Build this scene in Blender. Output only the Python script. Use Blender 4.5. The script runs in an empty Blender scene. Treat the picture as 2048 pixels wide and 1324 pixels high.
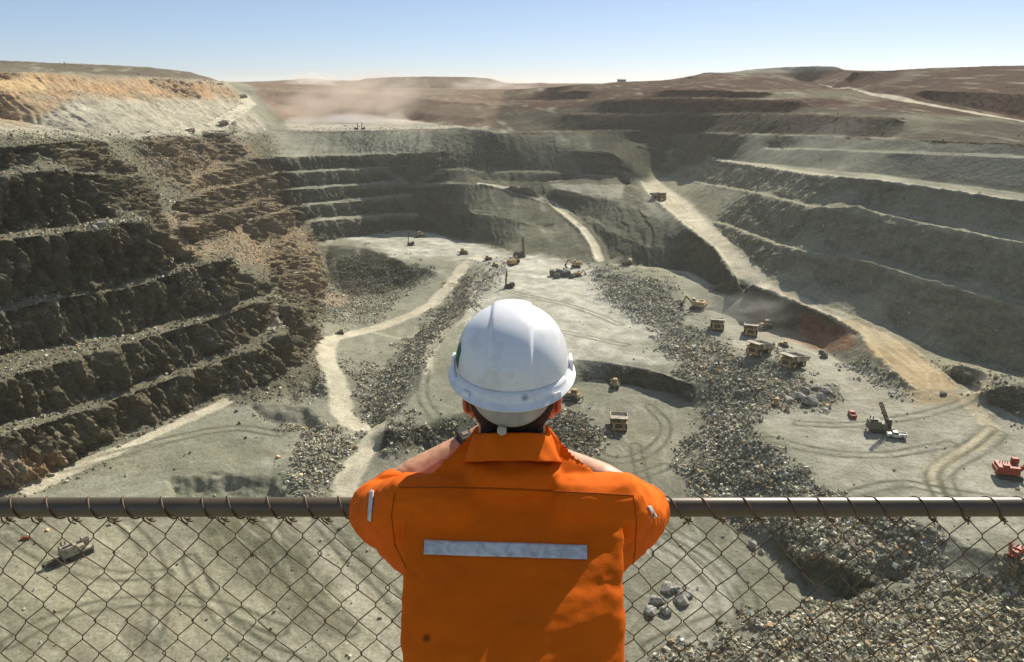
import bpy, bmesh, math, random
import numpy as np
from mathutils import Vector, Matrix, Quaternion
from mathutils.geometry import delaunay_2d_cdt
rad = math.radians
rng = np.random.default_rng(7)
random.seed(7)
scene = bpy.context.scene
# ------------------------------------------------------------------ camera, sky, sun
FPX = 1600.0                       # focal length in photo pixels (2048 wide)
PITCH = rad(17.27)
SUN_EL, SUN_AZ = rad(39), rad(30)  # azimuth from straight ahead (+Y) towards the right (+X)
cam = bpy.data.cameras.new('camera'); camo = bpy.data.objects.new('camera', cam)
scene.collection.objects.link(camo)
cam.sensor_width = 36; cam.lens = 36*FPX/2048
cam.clip_start = 0.05; cam.clip_end = 60000
camo.location = (0, 0, 0); camo.rotation_euler = (math.pi/2-PITCH, 0, 0)
scene.camera = camo
w = bpy.data.worlds.new("World"); scene.world = w; w.use_nodes = True
nt = w.node_tree; bg = nt.nodes['Background']
sky = nt.nodes.new('ShaderNodeTexSky'); sky.sky_type = 'NISHITA'; sky.sun_disc = False
sky.sun_elevation = SUN_EL; sky.sun_rotation = SUN_AZ
sky.altitude = 350; sky.air_density = .6; sky.dust_density = .3; sky.ozone_density = 2.5
tint = nt.nodes.new('ShaderNodeVectorMath'); tint.operation = 'MULTIPLY'; tint.inputs[1].default_value = (1.06, 1.03, 1.08)
nt.links.new(sky.outputs[0], tint.inputs[0]); pale = nt.nodes.new('ShaderNodeMixRGB'); pale.inputs[0].default_value = .22; pale.inputs[2].default_value = (7.2, 9.0, 10.6, 1)
nt.links.new(tint.outputs[0], pale.inputs[1]); nt.links.new(pale.outputs[0], bg.inputs[0]); bg.inputs[1].default_value = 0.064
sl = bpy.data.lights.new('sun', 'SUN'); sl.energy = 4.9; sl.angle = rad(0.53); sl.color = (1, .915, .79)
so = bpy.data.objects.new('sun', sl); scene.collection.objects.link(so)
sd = Vector((math.sin(SUN_AZ)*math.cos(SUN_EL), math.cos(SUN_AZ)*math.cos(SUN_EL), math.sin(SUN_EL)))
so.rotation_euler = sd.to_track_quat('Z', 'Y').to_euler(); so.location = (60, 100, 90)
scene.view_settings.view_transform = 'Standard'; scene.view_settings.look = 'None'
scene.view_settings.exposure = 0.5; scene.view_settings.gamma = 1
scene.cycles.max_bounces = 5; scene.cycles.diffuse_bounces = 3; scene.cycles.volume_bounces = 1
scene.cycles.use_denoising = True
scene.cycles.volume_step_rate = 4
KQ = 360
HAZE = 0.00007

# ------------------------------------------------------------------ helpers
CP, SP = math.cos(PITCH), math.sin(PITCH)
def ray(u, v):
    yy = (662-v)/FPX
    return np.array([(u-1024)/FPX, CP+SP*yy, -SP+CP*yy])
def P(u, v, z):                       # the point of the world at height z that lies on that line of sight
    d = ray(u, v); t = z/d[2]; return np.array([d[0]*t, d[1]*t, z])
def PT(u, v, t):
    return ray(u, v)*t
_perm = rng.permutation(4096).astype(np.int64)
_gr = rng.normal(size=(4096, 3)); _gr /= np.linalg.norm(_gr, axis=1)[:, None]; _gr = _gr.astype(np.float32)
def noise3(p):
    p = np.asarray(p, np.float64); i = np.floor(p).astype(np.int64); f = (p-i).astype(np.float32)
    w_ = f*f*f*(f*(f*6-15)+10); out = np.zeros(len(p), np.float32)
    for dx in (0, 1):
        for dy in (0, 1):
            for dz in (0, 1):
                h = _perm[(_perm[(_perm[(i[:, 0]+dx) & 4095]+i[:, 1]+dy) & 4095]+i[:, 2]+dz) & 4095]
                g = _gr[h]
                dd = g[:, 0]*(f[:, 0]-dx)+g[:, 1]*(f[:, 1]-dy)+g[:, 2]*(f[:, 2]-dz)
                wt = (w_[:, 0] if dx else 1-w_[:, 0])*(w_[:, 1] if dy else 1-w_[:, 1])*(w_[:, 2] if dz else 1-w_[:, 2])
                out += dd*wt
    return out*1.5
def fbm(p, octs=4, gain=.5, lac=2.03):
    a, s, o = 1., 0., np.zeros(len(p), np.float32); q = np.array(p, float)
    for k in range(octs):
        o += a*noise3(q+17.3*k); s += a; a *= gain; q = q*lac
    return o/s
def ridged(p, octs=4):
    a, s, o = 1., 0., np.zeros(len(p), np.float32); q = np.array(p, float)
    for k in range(octs):
        o += a*(1-2*np.abs(noise3(q+9.1*k))); s += a; a *= .55; q = q*2.07
    return o/s
def sstep(a, b, x):
    t = np.clip((x-a)/(b-a), 0, 1); return t*t*(3-2*t)
def seg_dist(xy, line):               # distance from points to a polyline, and the parameter along it
    best = np.full(len(xy), 1e9); par = np.zeros(len(xy))
    for k in range(len(line)-1):
        a = line[k][:2]; b = line[k+1][:2]; ab = b-a; L = ab@ab+1e-9
        t = np.clip(((xy-a)@ab)/L, 0, 1)
        d = np.hypot(xy[:, 0]-a[0]-t*ab[0], xy[:, 1]-a[1]-t*ab[1])
        m = d < best; best[m] = d[m]; par[m] = (k+t)[m]
    return best, par
def in_poly(xy, poly):
    x, y = xy[:, 0], xy[:, 1]; c = np.zeros(len(xy), bool); n = len(poly)
    for i in range(n):
        x1, y1 = poly[i][:2]; x2, y2 = poly[(i+1) % n][:2]
        if y1 == y2: continue
        c ^= ((y1 > y) != (y2 > y)) & (x < (x2-x1)*(y-y1)/(y2-y1)+x1)
    return c

# ------------------------------------------------------------------ terrain: control lines
VV, EE = [], []                        # plan vertices with height, constraint edges
NAMED = {}
def line(pts, close=False, name=None):
    base = len(VV); pts = [np.asarray(p, float) for p in pts]
    VV.extend(pts)
    for k in range(len(pts)-1): EE.append((base+k, base+k+1))
    if close: EE.append((base+len(pts)-1, base))
    if name: NAMED[name] = pts
    return pts
def pix(pz, **k): return line([P(*p) for p in pz], **k)
def offset(pts, wd):
    n = len(pts); out = []
    wd = wd if isinstance(wd, (list, tuple)) else [wd]*n
    for k in range(n):
        a = pts[max(0, k-1)]; b = pts[min(n-1, k+1)]; d = b-a; L = math.hypot(d[0], d[1])
        out.append(pts[k]+np.array([-d[1]/L*wd[k], d[0]/L*wd[k], .35]))
    return out
def snap(pz, toe, ang):                # set the height of a crest so that its face stands at the given angle on its foot
    Q = np.array([p[:2] for p in toe]); Z = np.array([p[2] for p in toe]); new = []
    for u, v, z in pz:
        d = ray(u, v); t0 = z/d[2]; ts = np.linspace(t0*.75, t0*1.25, 500); g = np.empty(500)
        xy = ts[:, None]*d[None, :2]; best = np.full(500, 1e9); sd = np.zeros(500); zt = np.zeros(500); end = np.zeros(500, bool)
        for k in range(len(Q)-1):
            ab = Q[k+1]-Q[k]; L = ab@ab+1e-9; r_ = (xy-Q[k])@ab/L; tt = np.clip(r_, 0, 1); e = xy-Q[k]-tt[:, None]*ab
            ds = np.hypot(e[:, 0], e[:, 1]); m = ds < best; sg = np.sign(ab[0]*(xy[:, 1]-Q[k][1])-ab[1]*(xy[:, 0]-Q[k][0]))
            best[m] = ds[m]; sd[m] = (sg*ds)[m]; zt[m] = (Z[k]+tt*(Z[k+1]-Z[k]))[m]
            end[m] = (((k == 0) & (r_ < -.02)) | ((k == len(Q)-2) & (r_ > 1.02)))[m]
        g = sd-np.maximum(ts*d[2]-zt, 1)/math.tan(rad(ang)); i = np.argmax(g > 0)
        new.append(z if (not (g > 0).any() or i == 0 or end[i]) else ts[i]*d[2])
    zs = np.array(new); zo = np.array([p[2] for p in pz]); dz_ = zs-zo
    return [(p[0], p[1], zo[k]+dz_[k]) for k, p in enumerate(pz)]
TOES = {}
def bench(pz, wd, name=None, toe=None, ang=68):
    if toe: pz = snap(pz, TOES[toe], ang)
    c = pix(pz, name=name); t = line(offset(c, wd))
    if name: TOES[name] = t
    return c, t

# --- left wall, bottom to top: foot of the lowest wall
TOES['footA'] = pix([(-300,1130,-131),(0,1000,-130),(62,972,-130),(154,920,-129.5),(308,843,-129),(370,820,-129),(462,785,-129),(531,766,-129.5),
     (616,723,-130),(630,690,-131.5),(634,655,-134),(640,620,-138),(650,585,-142),(658,560,-142),(652,520,-137),(640,500,-131),(628,488,-129)], name='footA')
bench([(-300,965,-114),(0,879,-114),(46,858,-114),(181,816,-114),(308,770,-115),(454,716,-115),(539,681,-114.5),(601,646,-114.5),
     (590,620,-115),(572,600,-115.5)], [7,6,6,6,6,6,6,4,3,2], 'A1', 'footA')
bench([(-300,830,-98),(0,757,-98),(31,747,-98.5),(146,716,-101),(300,673,-103),(385,650,-103),(493,612,-103.5),(552,590,-104)],
      [20,22,22,18,9,6,5,3], 'A2', 'A1')
bench([(-300,660,-88),(0,623,-88.5),(77,604,-88.5),(231,579,-88.5),(347,550,-87),(400,531,-85),(455,512,-82)], [5,5,7,5,6,6,5], 'A3', 'A2')
pix([(500,540,-90),(530,566,-97)])
bench([(-300,505,-65),(0,480,-65.5),(142,463,-66),(230,452,-66),(300,440,-66.5)], [8,7,9,13,10], 'A4', 'A3')
pix([(312,470,-76),(322,520,-85)])            # the notch right of the big dark wall
pix([(350,522,-85),(356,470,-78)])
bench([(-300,362,-40),(0,352,-41.5),(60,342,-42),(110,336,-42.5),(180,347,-46),(265,352,-50)], [9,10,8,8,8,7], 'A5', 'A4')
# --- upper left haul bench and the far wall
top_c = pix(snap([(-300,296,-29),(0,290,-30),(100,284,-31),(200,279,-32.2)], TOES['A5'], 58)+[(285,275,-34),(390,268,-38.5),(470,266,-43),(534,263,-45.5),(640,262,-45),
     (748,260,-44.5),(812,256,-43.5),(919,256,-43.5),(979,261,-45)], name='top_crest')
def onT(lst):                          # crest given as (u, v, distance)
    return [(u, v, ray(u, v)[2]*t) for u, v, t in lst]
# far floor: foot of the far wall
TOES['footB'] = pix([(640,486,-130.5),(699,476,-131),(760,468,-131),(819,462,-131),(855,466,-131.5),(890,477,-132),(926,486,-132),(997,494,-130),(1032,509,-128),
     (1103,517,-126),(1160,523,-125),(1190,529,-124.5)], name='footB')
bench([(545,548,-107),(535,515,-103),(545,490,-106),(565,472,-110)]+onT([(592,450,680),(640,441,697),(713,435,708),(780,431,706),(837,430,700)]), [2,4,4,5,5,6,6,6,4], 'B5', 'footB', 64)
bench([(395,500,-84),(430,480,-86),(465,460,-91)]+onT([(505,438,600),(564,416,705),(670,405,720),(760,397,720),(819,391,716)]), [4,5,5,5,6,6,6,5], 'B4', 'B5', 64)
bench([(366,447,-77),(410,432,-80)]+onT([(461,417,545),(520,395,645),(560,381,722),(667,373,733),(740,369,733),(812,366,735),(880,365,738),(935,366.5,735)]), [5,5,5,5,6,6,6,6,5,4], 'B3', 'B4', 64)
bench([(318,425,-68),(355,400,-67)]+onT([(400,388,495),(444,374,580),(525,353,705),(560,346,738),(677,341,745),(766,336,745),(880,338,752),(965,342,757)]), [7,7,6,6,6,6,6,5,4,4], 'B2', 'B3', 64)
bench(onT([(400,352,560),(455,330,640),(500,316,705),(553,313,748),(653,311,757),(720,309,757),(800,306,762),(880,303,765)]), [4,5,5,6,6,5,4,3], 'B1', 'B2', 64)
bench(onT([(940,425,700),(985,430,695),(1030,440,685),(1090,460,668)]), 3)
# the road climbing from the plain to the third bench
roadC = [(1194,523,-124),(1185,497,-119.5),(1172,475,-116),(1160,458,-113),(1135,437,-109.5),(1103,412,-105.5),(1070,399,-101),(1032,387,-96.5),(995,375,-92.5),(961,367.5,-89)]
rc = [P(*p) for p in roadC]; rc_l = rc; 
line(rc, name='roadC')
line(offset(rc, -10)[:-2])
# bench right of that road
c = pix([(1020,370,-89.5),(1060,373,-90.2),(1110,377,-92),(1160,388,-93.5),(1200,396,-94.5),(1243,402,-95),(1275,417,-96),(1299,431,-97)], name='C')
pix([(965,362,-88.3),(1060,364,-89),(1130,366,-90.5),(1200,370,-92),(1248,377,-93.2)])
bench([(1182,440,-109),(1225,466,-110),(1290,490,-110)], 3)
# track E above the truck bench
bench([(1232,533,-123.5),(1300,539,-122),(1363,547,-120),(1416,576,-117.5),(1462,595,-115.5),(1505,608,-113)], [5,5,6,5,4,2], 'E')
# main haul road H
Hl = [(1278,366,-88),(1288,383,-89.5),(1304,398,-90.5),(1359,445,-95),(1424,495,-99.5),(1470,549,-103.5),(1503,571,-105),(1594,607,-108.3),(1670,641,-110.6),(1715,667,-112.3),
      (1742,705,-113.8),(1795,757,-116.2),(1817,777,-117.2)]
Hr = [(1335,356,-87),(1322,364,-88.2),(1332,376,-89.3),(1378,407,-92),(1424,450,-94.8),(1470,494,-98),(1549,568,-104.6),(1600,594,-107),(1651,617,-109),(1779,666,-112.2),(1832,704,-114.2),
      (1889,749,-116.4),(1923,779,-117.6)]
pix(Hl, name='Hl'); pix(Hr, name='Hr')
# foot of E wall, truck bench
pix([(1355,600,-121),(1380,615,-122),(1415,622,-122),(1449,632,-122),(1481,644,-122),(1543,655,-122),(1574,665,-122),(1606,677,-122),(1650,702,-122),(1700,737,-121.5),
     (1750,772,-120.5),(1800,789,-119),(1840,800,-118.6)], name='footE')
pix([(1590,630,-114),(1625,650,-115.5),(1665,672,-117)])
# right wall: spur patch, R3, R2, R1
pix([(1610,574,-103),(1660,584,-103),(1710,598,-103.5),(1755,622,-106)], name='spur')
pix([(1640,571,-102.5),(1690,578,-102.5),(1730,600,-103)])
pix([(1790,650,-111),(1830,680,-113),(1880,705,-116),(1950,725,-117.5),(2048,752,-118),(2350,840,-118)], name='footR')
TOES['H'] = [P(*p) for p in Hr[3:8]]+[P(1640,571,-102.5), P(1690,578,-102.5), P(1730,600,-103), P(1790,650,-111), P(1830,680,-113), P(1880,705,-116), P(1950,725,-117.5), P(2048,752,-118), P(2350,840,-118)]
bench([(1428,447,-93.6),(1470,459,-92.5),(1493,470,-92.5),(1540,487,-91.5),(1591,500,-90.5),(1640,509,-90),(1674,508,-89.5),(1767,535,-91.5),(1821,553,-92.5),(1934,583,-95),(2048,617,-97.5),(2350,705,-98)],
      [3,4,4,4,4,4,7,7,7,7,7,7], 'R3', 'H', 52)
bench([(1352,359,-84.5),(1380,363,-82),(1424,373,-78.5),(1470,381,-75.5),(1517,389,-73),(1570,402,-72),(1618,415,-72),(1660,417,-71),(1711,417,-70),(1794,436,-71.5),(1933,466,-74.5),(2048,487,-77),(2350,560,-78)],
      [2,3,5,5,5,5,5,6,8,8,8,8,8], 'R2', 'R3', 52)
R1PX = [(1276,296,-61.5),(1350,305,-64.5),(1424,321,-64.5),(1503,332,-60.5),(1560,342,-59),(1618,351,-58.5),(1680,355,-58),(1743,360,-57.5),(1850,375,-58.5),(2048,405,-61),(2350,455,-62)]
pix(snap(R1PX, TOES['R2'], 50), name='R1c')
TOES['R1t'] = pix([(u, v, float(np.interp(u, [p_[0] for p_ in R1PX], [p_[2]+.3 for p_ in NAMED['R1c']]))) for u, v in [(1276,293),(1350,301.5),(1424,317),(1507,327),(1600,335),(1674,342),(1780,353),(1900,369),(2048,389),(2350,432)]], name='R1t')
bench([(1530,298,-50),(1674,300,-46.5),(1794,305,-45),(2048,314,-43),(2350,332,-42)], 4, 'Q1', 'R1t', 38)
bench([(985,263.5,-46),(1080,263,-47),(1188,262,-47),(1300,262,-46.5),(1400,265,-43.5),(1517,269,-41),(1650,273,-39),(1794,278,-38),(2048,287,-37.5),(2350,300,-37)], 5, 'Q2', 'Q1', 38)
bench([(1130,228,-36),(1230,228,-35),(1341,227,-33),(1450,227,-30.5),(1563,227,-28),(1700,230,-26),(1794,234,-25)], 5, 'Q3', 'Q2', 38)
bench([(1000,205,-25.5),(1100,202,-24),(1210,199,-21),(1322,196,-18.5),(1450,197,-17.5),(1590,198,-16)], 6, 'Q4', 'Q3', 45)
bench([(985,343,-81),(1050,344,-81),(1110,345,-81),(1174,348,-81),(1235,353,-82.5)], [5,6,6,6,4], 'G')
bench([(1150,300,-62),(1220,305,-62)], 4)
bench([(1100,187,-16),(1180,183,-13),(1240,180,-11),(1330,179,-9),(1430,180,-8),(1530,183,-8)], 5, 'Q5', 'Q4', 42)
bench([(1549,160,2.6),(1600,167,-1.5),(1660,177,-6.2),(1748,192,-11.5),(1820,204,-15),(1900,218,-19),(2048,245,-26),(2350,296,-38.5)], [8,10,12,14,16,18,18,18], 'ramp')
# skyline right
pix([(980,184,-13),(1030,180,-11),(1100,173,-5.5),(1170,167,-1.5),(1234,163,1),(1310,161.5,2),(1359,160.5,2.6),(1380,153,6.5),(1405,147,11),(1460,146,12),(1549,148,11)], name='skyR')
line([PT(1549,147,900),PT(1700,143,820),PT(1850,137,760),PT(2048,131,690),PT(2350,120,600)], name='skyR2')
line([PT(1700,175,740),PT(1850,180,650),PT(2048,188,580),PT(2350,205,500)])
# grey dump on the skyline
line([PT(1410,143,1080),PT(1493,137.5,1080),PT(1560,133,1060),PT(1641,129.5,1040),PT(1672,130.5,1020),PT(1688,140,1000)], name='dump')
# left: upper wall
pix([(-300,252,-28.5),(0,262,-29),(100,265,-30),(200,267,-31.5),(300,267,-33.2),(350,263,-34.5),(385,259,-36)], name='footU')
line([PT(-300,172,420),PT(0,182,510),(PT(150,188,570)),PT(300,193,660),PT(400,199,790)])
line([PT(-300,175,426),PT(0,181,520),(PT(150,187,580)),PT(300,192,670),PT(400,198,800)])
line([PT(-300,132,445),PT(0,142,535),PT(150,148,610),PT(300,155,715),PT(400,161,850),PT(440,167,960)], name='upL')
line([PT(-300,131,455),PT(0,141,550),PT(150,147,630),PT(300,154,735),PT(400,160,870),PT(445,166,990)])
line([PT(-300,102,500),PT(0,119,600),PT(150,126,690),PT(300,134,800),PT(380,143,900),PT(425,156,1010),PT(442,163,1060),PT(530,167,1400),PT(650,169,1500)], name='skyL')
# ramp in the upper left
rp = [P(400,265.5,-38),P(430,256,-36),P(462,243,-33.5),P(490,224,-29),P(512,207,-25),P(500,196,-19.5),P(492,189,-16)]
line(rp, name='rampL'); line(offset(rp, 16)[:-1])
# basin beyond the far wall
pix([(540,258,-45.5),(552,246,-46),(600,241,-47),(690,238,-47),(760,238,-47),(830,243,-47),(880,250,-47),(960,257,-47)], name='basin')
line([PT(515,181,1150),PT(560,183,1110),PT(640,184,1105),PT(672,194,1095),PT(700,186,1115),PT(780,190,1110),PT(850,196,1060),PT(900,203,1000),PT(975,207,930)])
line([PT(560,212,1068),PT(640,214,1068),PT(720,216,1080),PT(800,218,1075),PT(880,230,960),PT(965,234,880)])
line([PT(545,176,1500),PT(640,177,1500)])
line([PT(540,165,1700),PT(560,163,1700),PT(590,163,1700),PT(606,156,1700),PT(636,156,1700),PT(648,165,1700)])
line([PT(690,167,1650),PT(712,163,1600),PT(732,154,1600),PT(800,152,1600),PT(860,151,1600),PT(930,152,1600),PT(982,154,1600),PT(1004,163,1600),PT(1020,170,1600)])
line([PT(690,177,1540),PT(800,177,1530),PT(900,177,1520),PT(1010,177,1500)])
line([PT(1040,172,1900),PT(1060,167,1900),PT(1085,164,1900),PT(1110,168,1900),PT(1120,172,1900)])
# pit floor: dump slope, light plain, road hollow
pix([(655,491,-129),(700,491,-128.6),(735,497,-128.6),(762,507,-128.6),(800,519,-128.6),(850,532,-128.6),(868,540,-129)], name='dumpC')
pix([(672,570,-148),(700,592,-148),(740,598,-148),(780,590,-147),(815,574,-145),(845,560,-140),(870,548,-134)], name='dumpF')
pix([(925,516,-127.5),(955,518,-127)])
pix([(1010,520,-126),(985,537,-125.5),(965,560,-125.5),(945,592,-125),(925,635,-125),(885,680,-125),(855,720,-125),(838,775,-125),(800,825,-125.5),(772,862,-126)], name='plainL')
pix([(936,532,-131),(925,560,-135),(905,600,-139),(872,640,-141),(830,672,-140),(775,725,-138.5),(742,785,-138),(728,830,-138),(750,868,-137.5)], name='plainLf')
pix([(800,865,-126),(850,850,-126),(900,835,-126),(950,815,-126),(1000,780,-126),(1060,750,-125.5),(1110,730,-125.5),(1150,718,-125.5),(1200,722,-125.5),(1270,734,-125.5),(1330,748,-125.5),(1372,766,-125.5)], name='hollowC')
pix([(770,905,-134.5),(850,905,-134.5),(940,900,-134.5),(1010,860,-134.5),(1070,810,-134.5),(1120,785,-134),(1170,765,-133.5),(1220,769,-133.5),(1280,777,-133.5),(1340,789,-133.5),(1392,817,-133.5)], name='hollowF')
pix([(1190,560,-125),(1205,590,-124.5),(1250,620,-124.5),(1300,648,-124.5),(1340,690,-124.5),(1375,725,-125)], name='plainR')
pix([(1215,540,-121),(1260,552,-118.5),(1310,565,-117),(1345,580,-118),(1352,600,-120)])
pix([(1375,625,-121),(1410,650,-121),(1440,680,-121),(1470,702,-121),(1498,712,-120.5),(1520,706,-119),(1537,706,-118.5),(1552,728,-120.5),(1585,745,-121),(1640,760,-121),(1672,778,-121),
     (1650,806,-121),(1590,806,-121),(1530,815,-121),(1502,850,-121),(1530,895,-121.5),(1585,938,-122),(1640,968,-122),(1700,1003,-122),(1790,1030,-122),(1880,1052,-121.5),(1930,1090,-121.5),(2048,1120,-121),(2350,1180,-120)], name='P2edge')
pix([(1410,822,-133),(1395,870,-135),(1368,930,-136),(1372,985,-136),(1430,1020,-136),(1490,1060,-136),(1530,1110,-136),(1570,1150,-136),(1598,1168,-136.5),(1640,1203,-137),(1717,1200,-136.5),(1787,1188,-136)], name='rubF')
pix([(1575,1065,-129),(1600,1085,-128.5),(1658,1112,-128),(1748,1146,-128),(1806,1158,-129),(1830,1150,-131)], name='cut')
pix([(1620,1218,-136.5),(1560,1240,-136),(1500,1262,-136),(1440,1290,-136),(1340,1332,-136)])
pix([(1720,1230,-133.5),(1640,1250,-133.5),(1540,1290,-133.5),(1460,1335,-133.5)])
pix([(1860,1200,-130),(2048,1190,-128),(2350,1260,-126)])
pix([(2350,1500,-128),(2048,1420,-129),(1750,1400,-131)])
# grey heaps at the foot of the right wall
pix([(1900,735,-113),(1925,728,-110.5),(1960,738,-110),(1985,752,-112)])
pix([(1985,775,-111),(2020,768,-108.5),(2070,778,-108)])
pix([(1860,728,-117),(1900,762,-118),(1950,790,-118),(1990,815,-118),(2048,842,-118.5),(2200,880,-119)])
# plateau points
for u, v, z in [(1700,850,-119.5),(1850,900,-119.5),(1990,900,-119.5),(2048,1000,-120),(1700,950,-121),(1100,620,-125),(1050,560,-125.5),(1150,680,-124.5),(950,700,-125),(890,760,-125.3),
                (780,560,-134),(700,640,-143),(740,665,-142),(680,690,-140.5),(655,740,-139.5),(680,830,-138),(600,800,-134),(560,860,-134.5),(620,900,-136.5),(450,900,-134.5),(300,950,-134.5),
                (1240,840,-134.5),(1300,950,-136.5),(1330,1150,-136.5),(1200,1250,-136.5),(300,1150,-136.5),(600,1100,-136.5),(900,1100,-136.5),(100,1250,-136.5),
                (800,500,-128.8),(740,488,-128.8),(900,505,-128),(620,690,-133),(700,770,-136),(760,520,-131),(820,800,-133)]:
    VV.append(P(u, v, z))
# rubble mounds beside the helmet and humps on the left floor
VV += [P(1150,850,-128), P(1125,880,-131), P(1180,885,-133), P(600,770,-129), P(640,760,-130.5), P(560,835,-131), P(600,862,-131.5), P(680,880,-131.5), P(420,975,-132), P(500,985,-133.5), P(655,930,-134),P(715,745,-134),P(760,748,-134)]
# slope under the lookout, and surroundings
EDGE = 2.35; GZ = -2.10
line([np.array(p, float) for p in [(-420,-60,-40),(-260,60,-134),(-180,125,-136.5),(-60,128,-136.5),(80,128,-136.5),(160,125,-134),(240,110,-128),(420,40,-120)]])
line([np.array(p, float) for p in [(-420,-160,3),(-160,-25,-8),(-60,-2,-6),(-15,EDGE,GZ),(0,EDGE,GZ),(15,EDGE,GZ),(60,-2,-6),(160,-25,-8),(420,-120,3)]])
line([np.array(p, float) for p in [(-15,-30,GZ),(15,-30,GZ)]])
def bay(x0, y0, z0, x1, y1, z1): line([np.array((x0,y0,z0), float), np.array((x1,y1,z1), float)])
bay(-200,60,-95,-70,62,-72); bay(-70,62,-72,70,62,-72); bay(70,62,-72,180,55,-80)
R_ = 9000
for a in range(0, 360, 10):
    for r, z in ((R_, -20), (4500, -6), (2900, -4)):
        if r < 4000 and 300 < a: continue
        VV.append(np.array([r*math.cos(rad(a)), r*math.sin(rad(a)), z]))
for x, y, z in [(-700,-500,0),(700,-500,0),(0,-500,0),(-900,100,8),(-1000,600,10),(-900,1200,5),(-1100,1800,0),(0,2600,-4),(700,2500,-3),(-700,2500,-3),(900,1900,0),(1200,1300,5),(1000,600,16),(900,0,10),(1100,900,12),(500,1500,2),(-300,1800,-3),(450,1250,3)]:
    VV.append(np.array([x, y, z], float))

def build_tin():
    V = np.array(VV); 
    r = delaunay_2d_cdt([Vector((p[0], p[1])) for p in V], EE, [], 0, 1e-4)
    ov, oe, of, orig = r[0], r[1], r[2], r[3]
    X = np.array([(p.x, p.y, 0) for p in ov]); bad = 0
    for i, o in enumerate(orig):
        if o: X[i, 2] = V[o[0], 2]
        else:
            bad += 1
            d = np.hypot(V[:, 0]-X[i, 0], V[:, 1]-X[i, 1]); j = np.argsort(d)[:4]; ww = 1/(d[j]+.1)**2
            X[i, 2] = (V[j, 2]*ww).sum()/ww.sum()
            print('crossing at', X[i].round(1), 'px', proj(X[i]).round(0))
    T = np.array([f for f in of if len(f) == 3])
    print('TIN', len(X), len(T), 'crossings', bad)
    return X, T
def proj(p):
    p = np.atleast_2d(p); dep = p[:, 1]*CP-p[:, 2]*SP; up = p[:, 1]*SP+p[:, 2]*CP
    dep = np.where(np.abs(dep) < 1e-6, 1e-6, dep)
    return np.stack([1024+FPX*p[:, 0]/dep, 662-FPX*up/dep], 1)
# ------------------------------------------------------------------ terrain: refinement and relief
def refine(V, T, k, kout, lo, maxit=14):
    for it in range(maxit):
        E = np.concatenate([T[:, [0, 1]], T[:, [1, 2]], T[:, [2, 0]]]); E.sort(axis=1)
        key = E[:, 0]*np.int64(len(V))+E[:, 1]
        uk, inv = np.unique(key, return_inverse=True); a = uk//len(V); b = uk % len(V)
        mid = (V[a]+V[b])/2; L = np.linalg.norm(V[a]-V[b], axis=1)
        d = np.linalg.norm(mid, axis=1)
        dep = mid[:, 1]*CP-mid[:, 2]*SP; px = np.abs(mid[:, 0])/np.maximum(dep, 1)
        up = mid[:, 1]*SP+mid[:, 2]*CP; py = up/np.maximum(dep, 1)
        margin = L/np.maximum(d, 1)*.5
        vis = (dep > 0) & (px < .70+margin) & (py > -.47-margin) & (py < .40+margin)
        far = np.clip(d/900, 1, 3)
        thr = np.where(vis, d*k*far, d*kout); thr = np.maximum(thr, lo)
        mark = L > thr
        if not mark.any(): break
        nid = np.full(len(uk), -1, np.int64); nid[mark] = len(V)+np.arange(mark.sum())
        V = np.concatenate([V, mid[mark]])
        m = nid[inv].reshape(3, -1).T; n = (m >= 0).sum(1)
        out = [T[n == 0]]
        def rot(Tn, mn, col):
            r = col[:, None]; idx = (np.arange(3)[None, :]+r) % 3
            return np.take_along_axis(Tn, idx, 1), np.take_along_axis(mn, idx, 1)
        s = n == 1
        if s.any():
            t, q = rot(T[s], m[s], np.argmax(m[s] >= 0, 1))
            out += [np.stack([t[:, 0], q[:, 0], t[:, 2]], 1), np.stack([q[:, 0], t[:, 1], t[:, 2]], 1)]
        s = n == 2
        if s.any():
            t, q = rot(T[s], m[s], (np.argmax(m[s] < 0, 1)+1) % 3)
            out += [np.stack([q[:, 0], t[:, 1], q[:, 1]], 1), np.stack([t[:, 0], q[:, 0], q[:, 1]], 1), np.stack([t[:, 0], q[:, 1], t[:, 2]], 1)]
        s = n == 3
        if s.any():
            t, q = T[s], m[s]
            out += [np.stack([t[:, 0], q[:, 0], q[:, 2]], 1), np.stack([t[:, 1], q[:, 1], q[:, 0]], 1), np.stack([t[:, 2], q[:, 2], q[:, 1]], 1), q]
        T = np.concatenate(out)
    return V, T
def smooth(V, T, n, lam=.5, keep=None):
    E = np.concatenate([T[:, [0, 1]], T[:, [1, 2]], T[:, [2, 0]]]); E.sort(axis=1)
    E = np.unique(E[:, 0]*np.int64(len(V))+E[:, 1]); a = E//len(V); b = E % len(V)
    deg = np.bincount(a, minlength=len(V))+np.bincount(b, minlength=len(V))
    for _ in range(n):
        for c in range(V.shape[1]):
            s = np.bincount(a, V[b, c], len(V))+np.bincount(b, V[a, c], len(V))
            x = V[:, c]+lam*(s/np.maximum(deg, 1)-V[:, c])
            V[:, c] = x if keep is None else np.where(keep, V[:, c], x)
    return V
def vnormals(V, T):
    n = np.cross(V[T[:, 1]]-V[T[:, 0]], V[T[:, 2]]-V[T[:, 0]])
    N = np.stack([np.bincount(T.ravel(), np.repeat(n[:, c], 3), len(V)) for c in range(3)], 1)
    return N/(np.linalg.norm(N, axis=1)[:, None]+1e-12)
X, T = build_tin()
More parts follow.
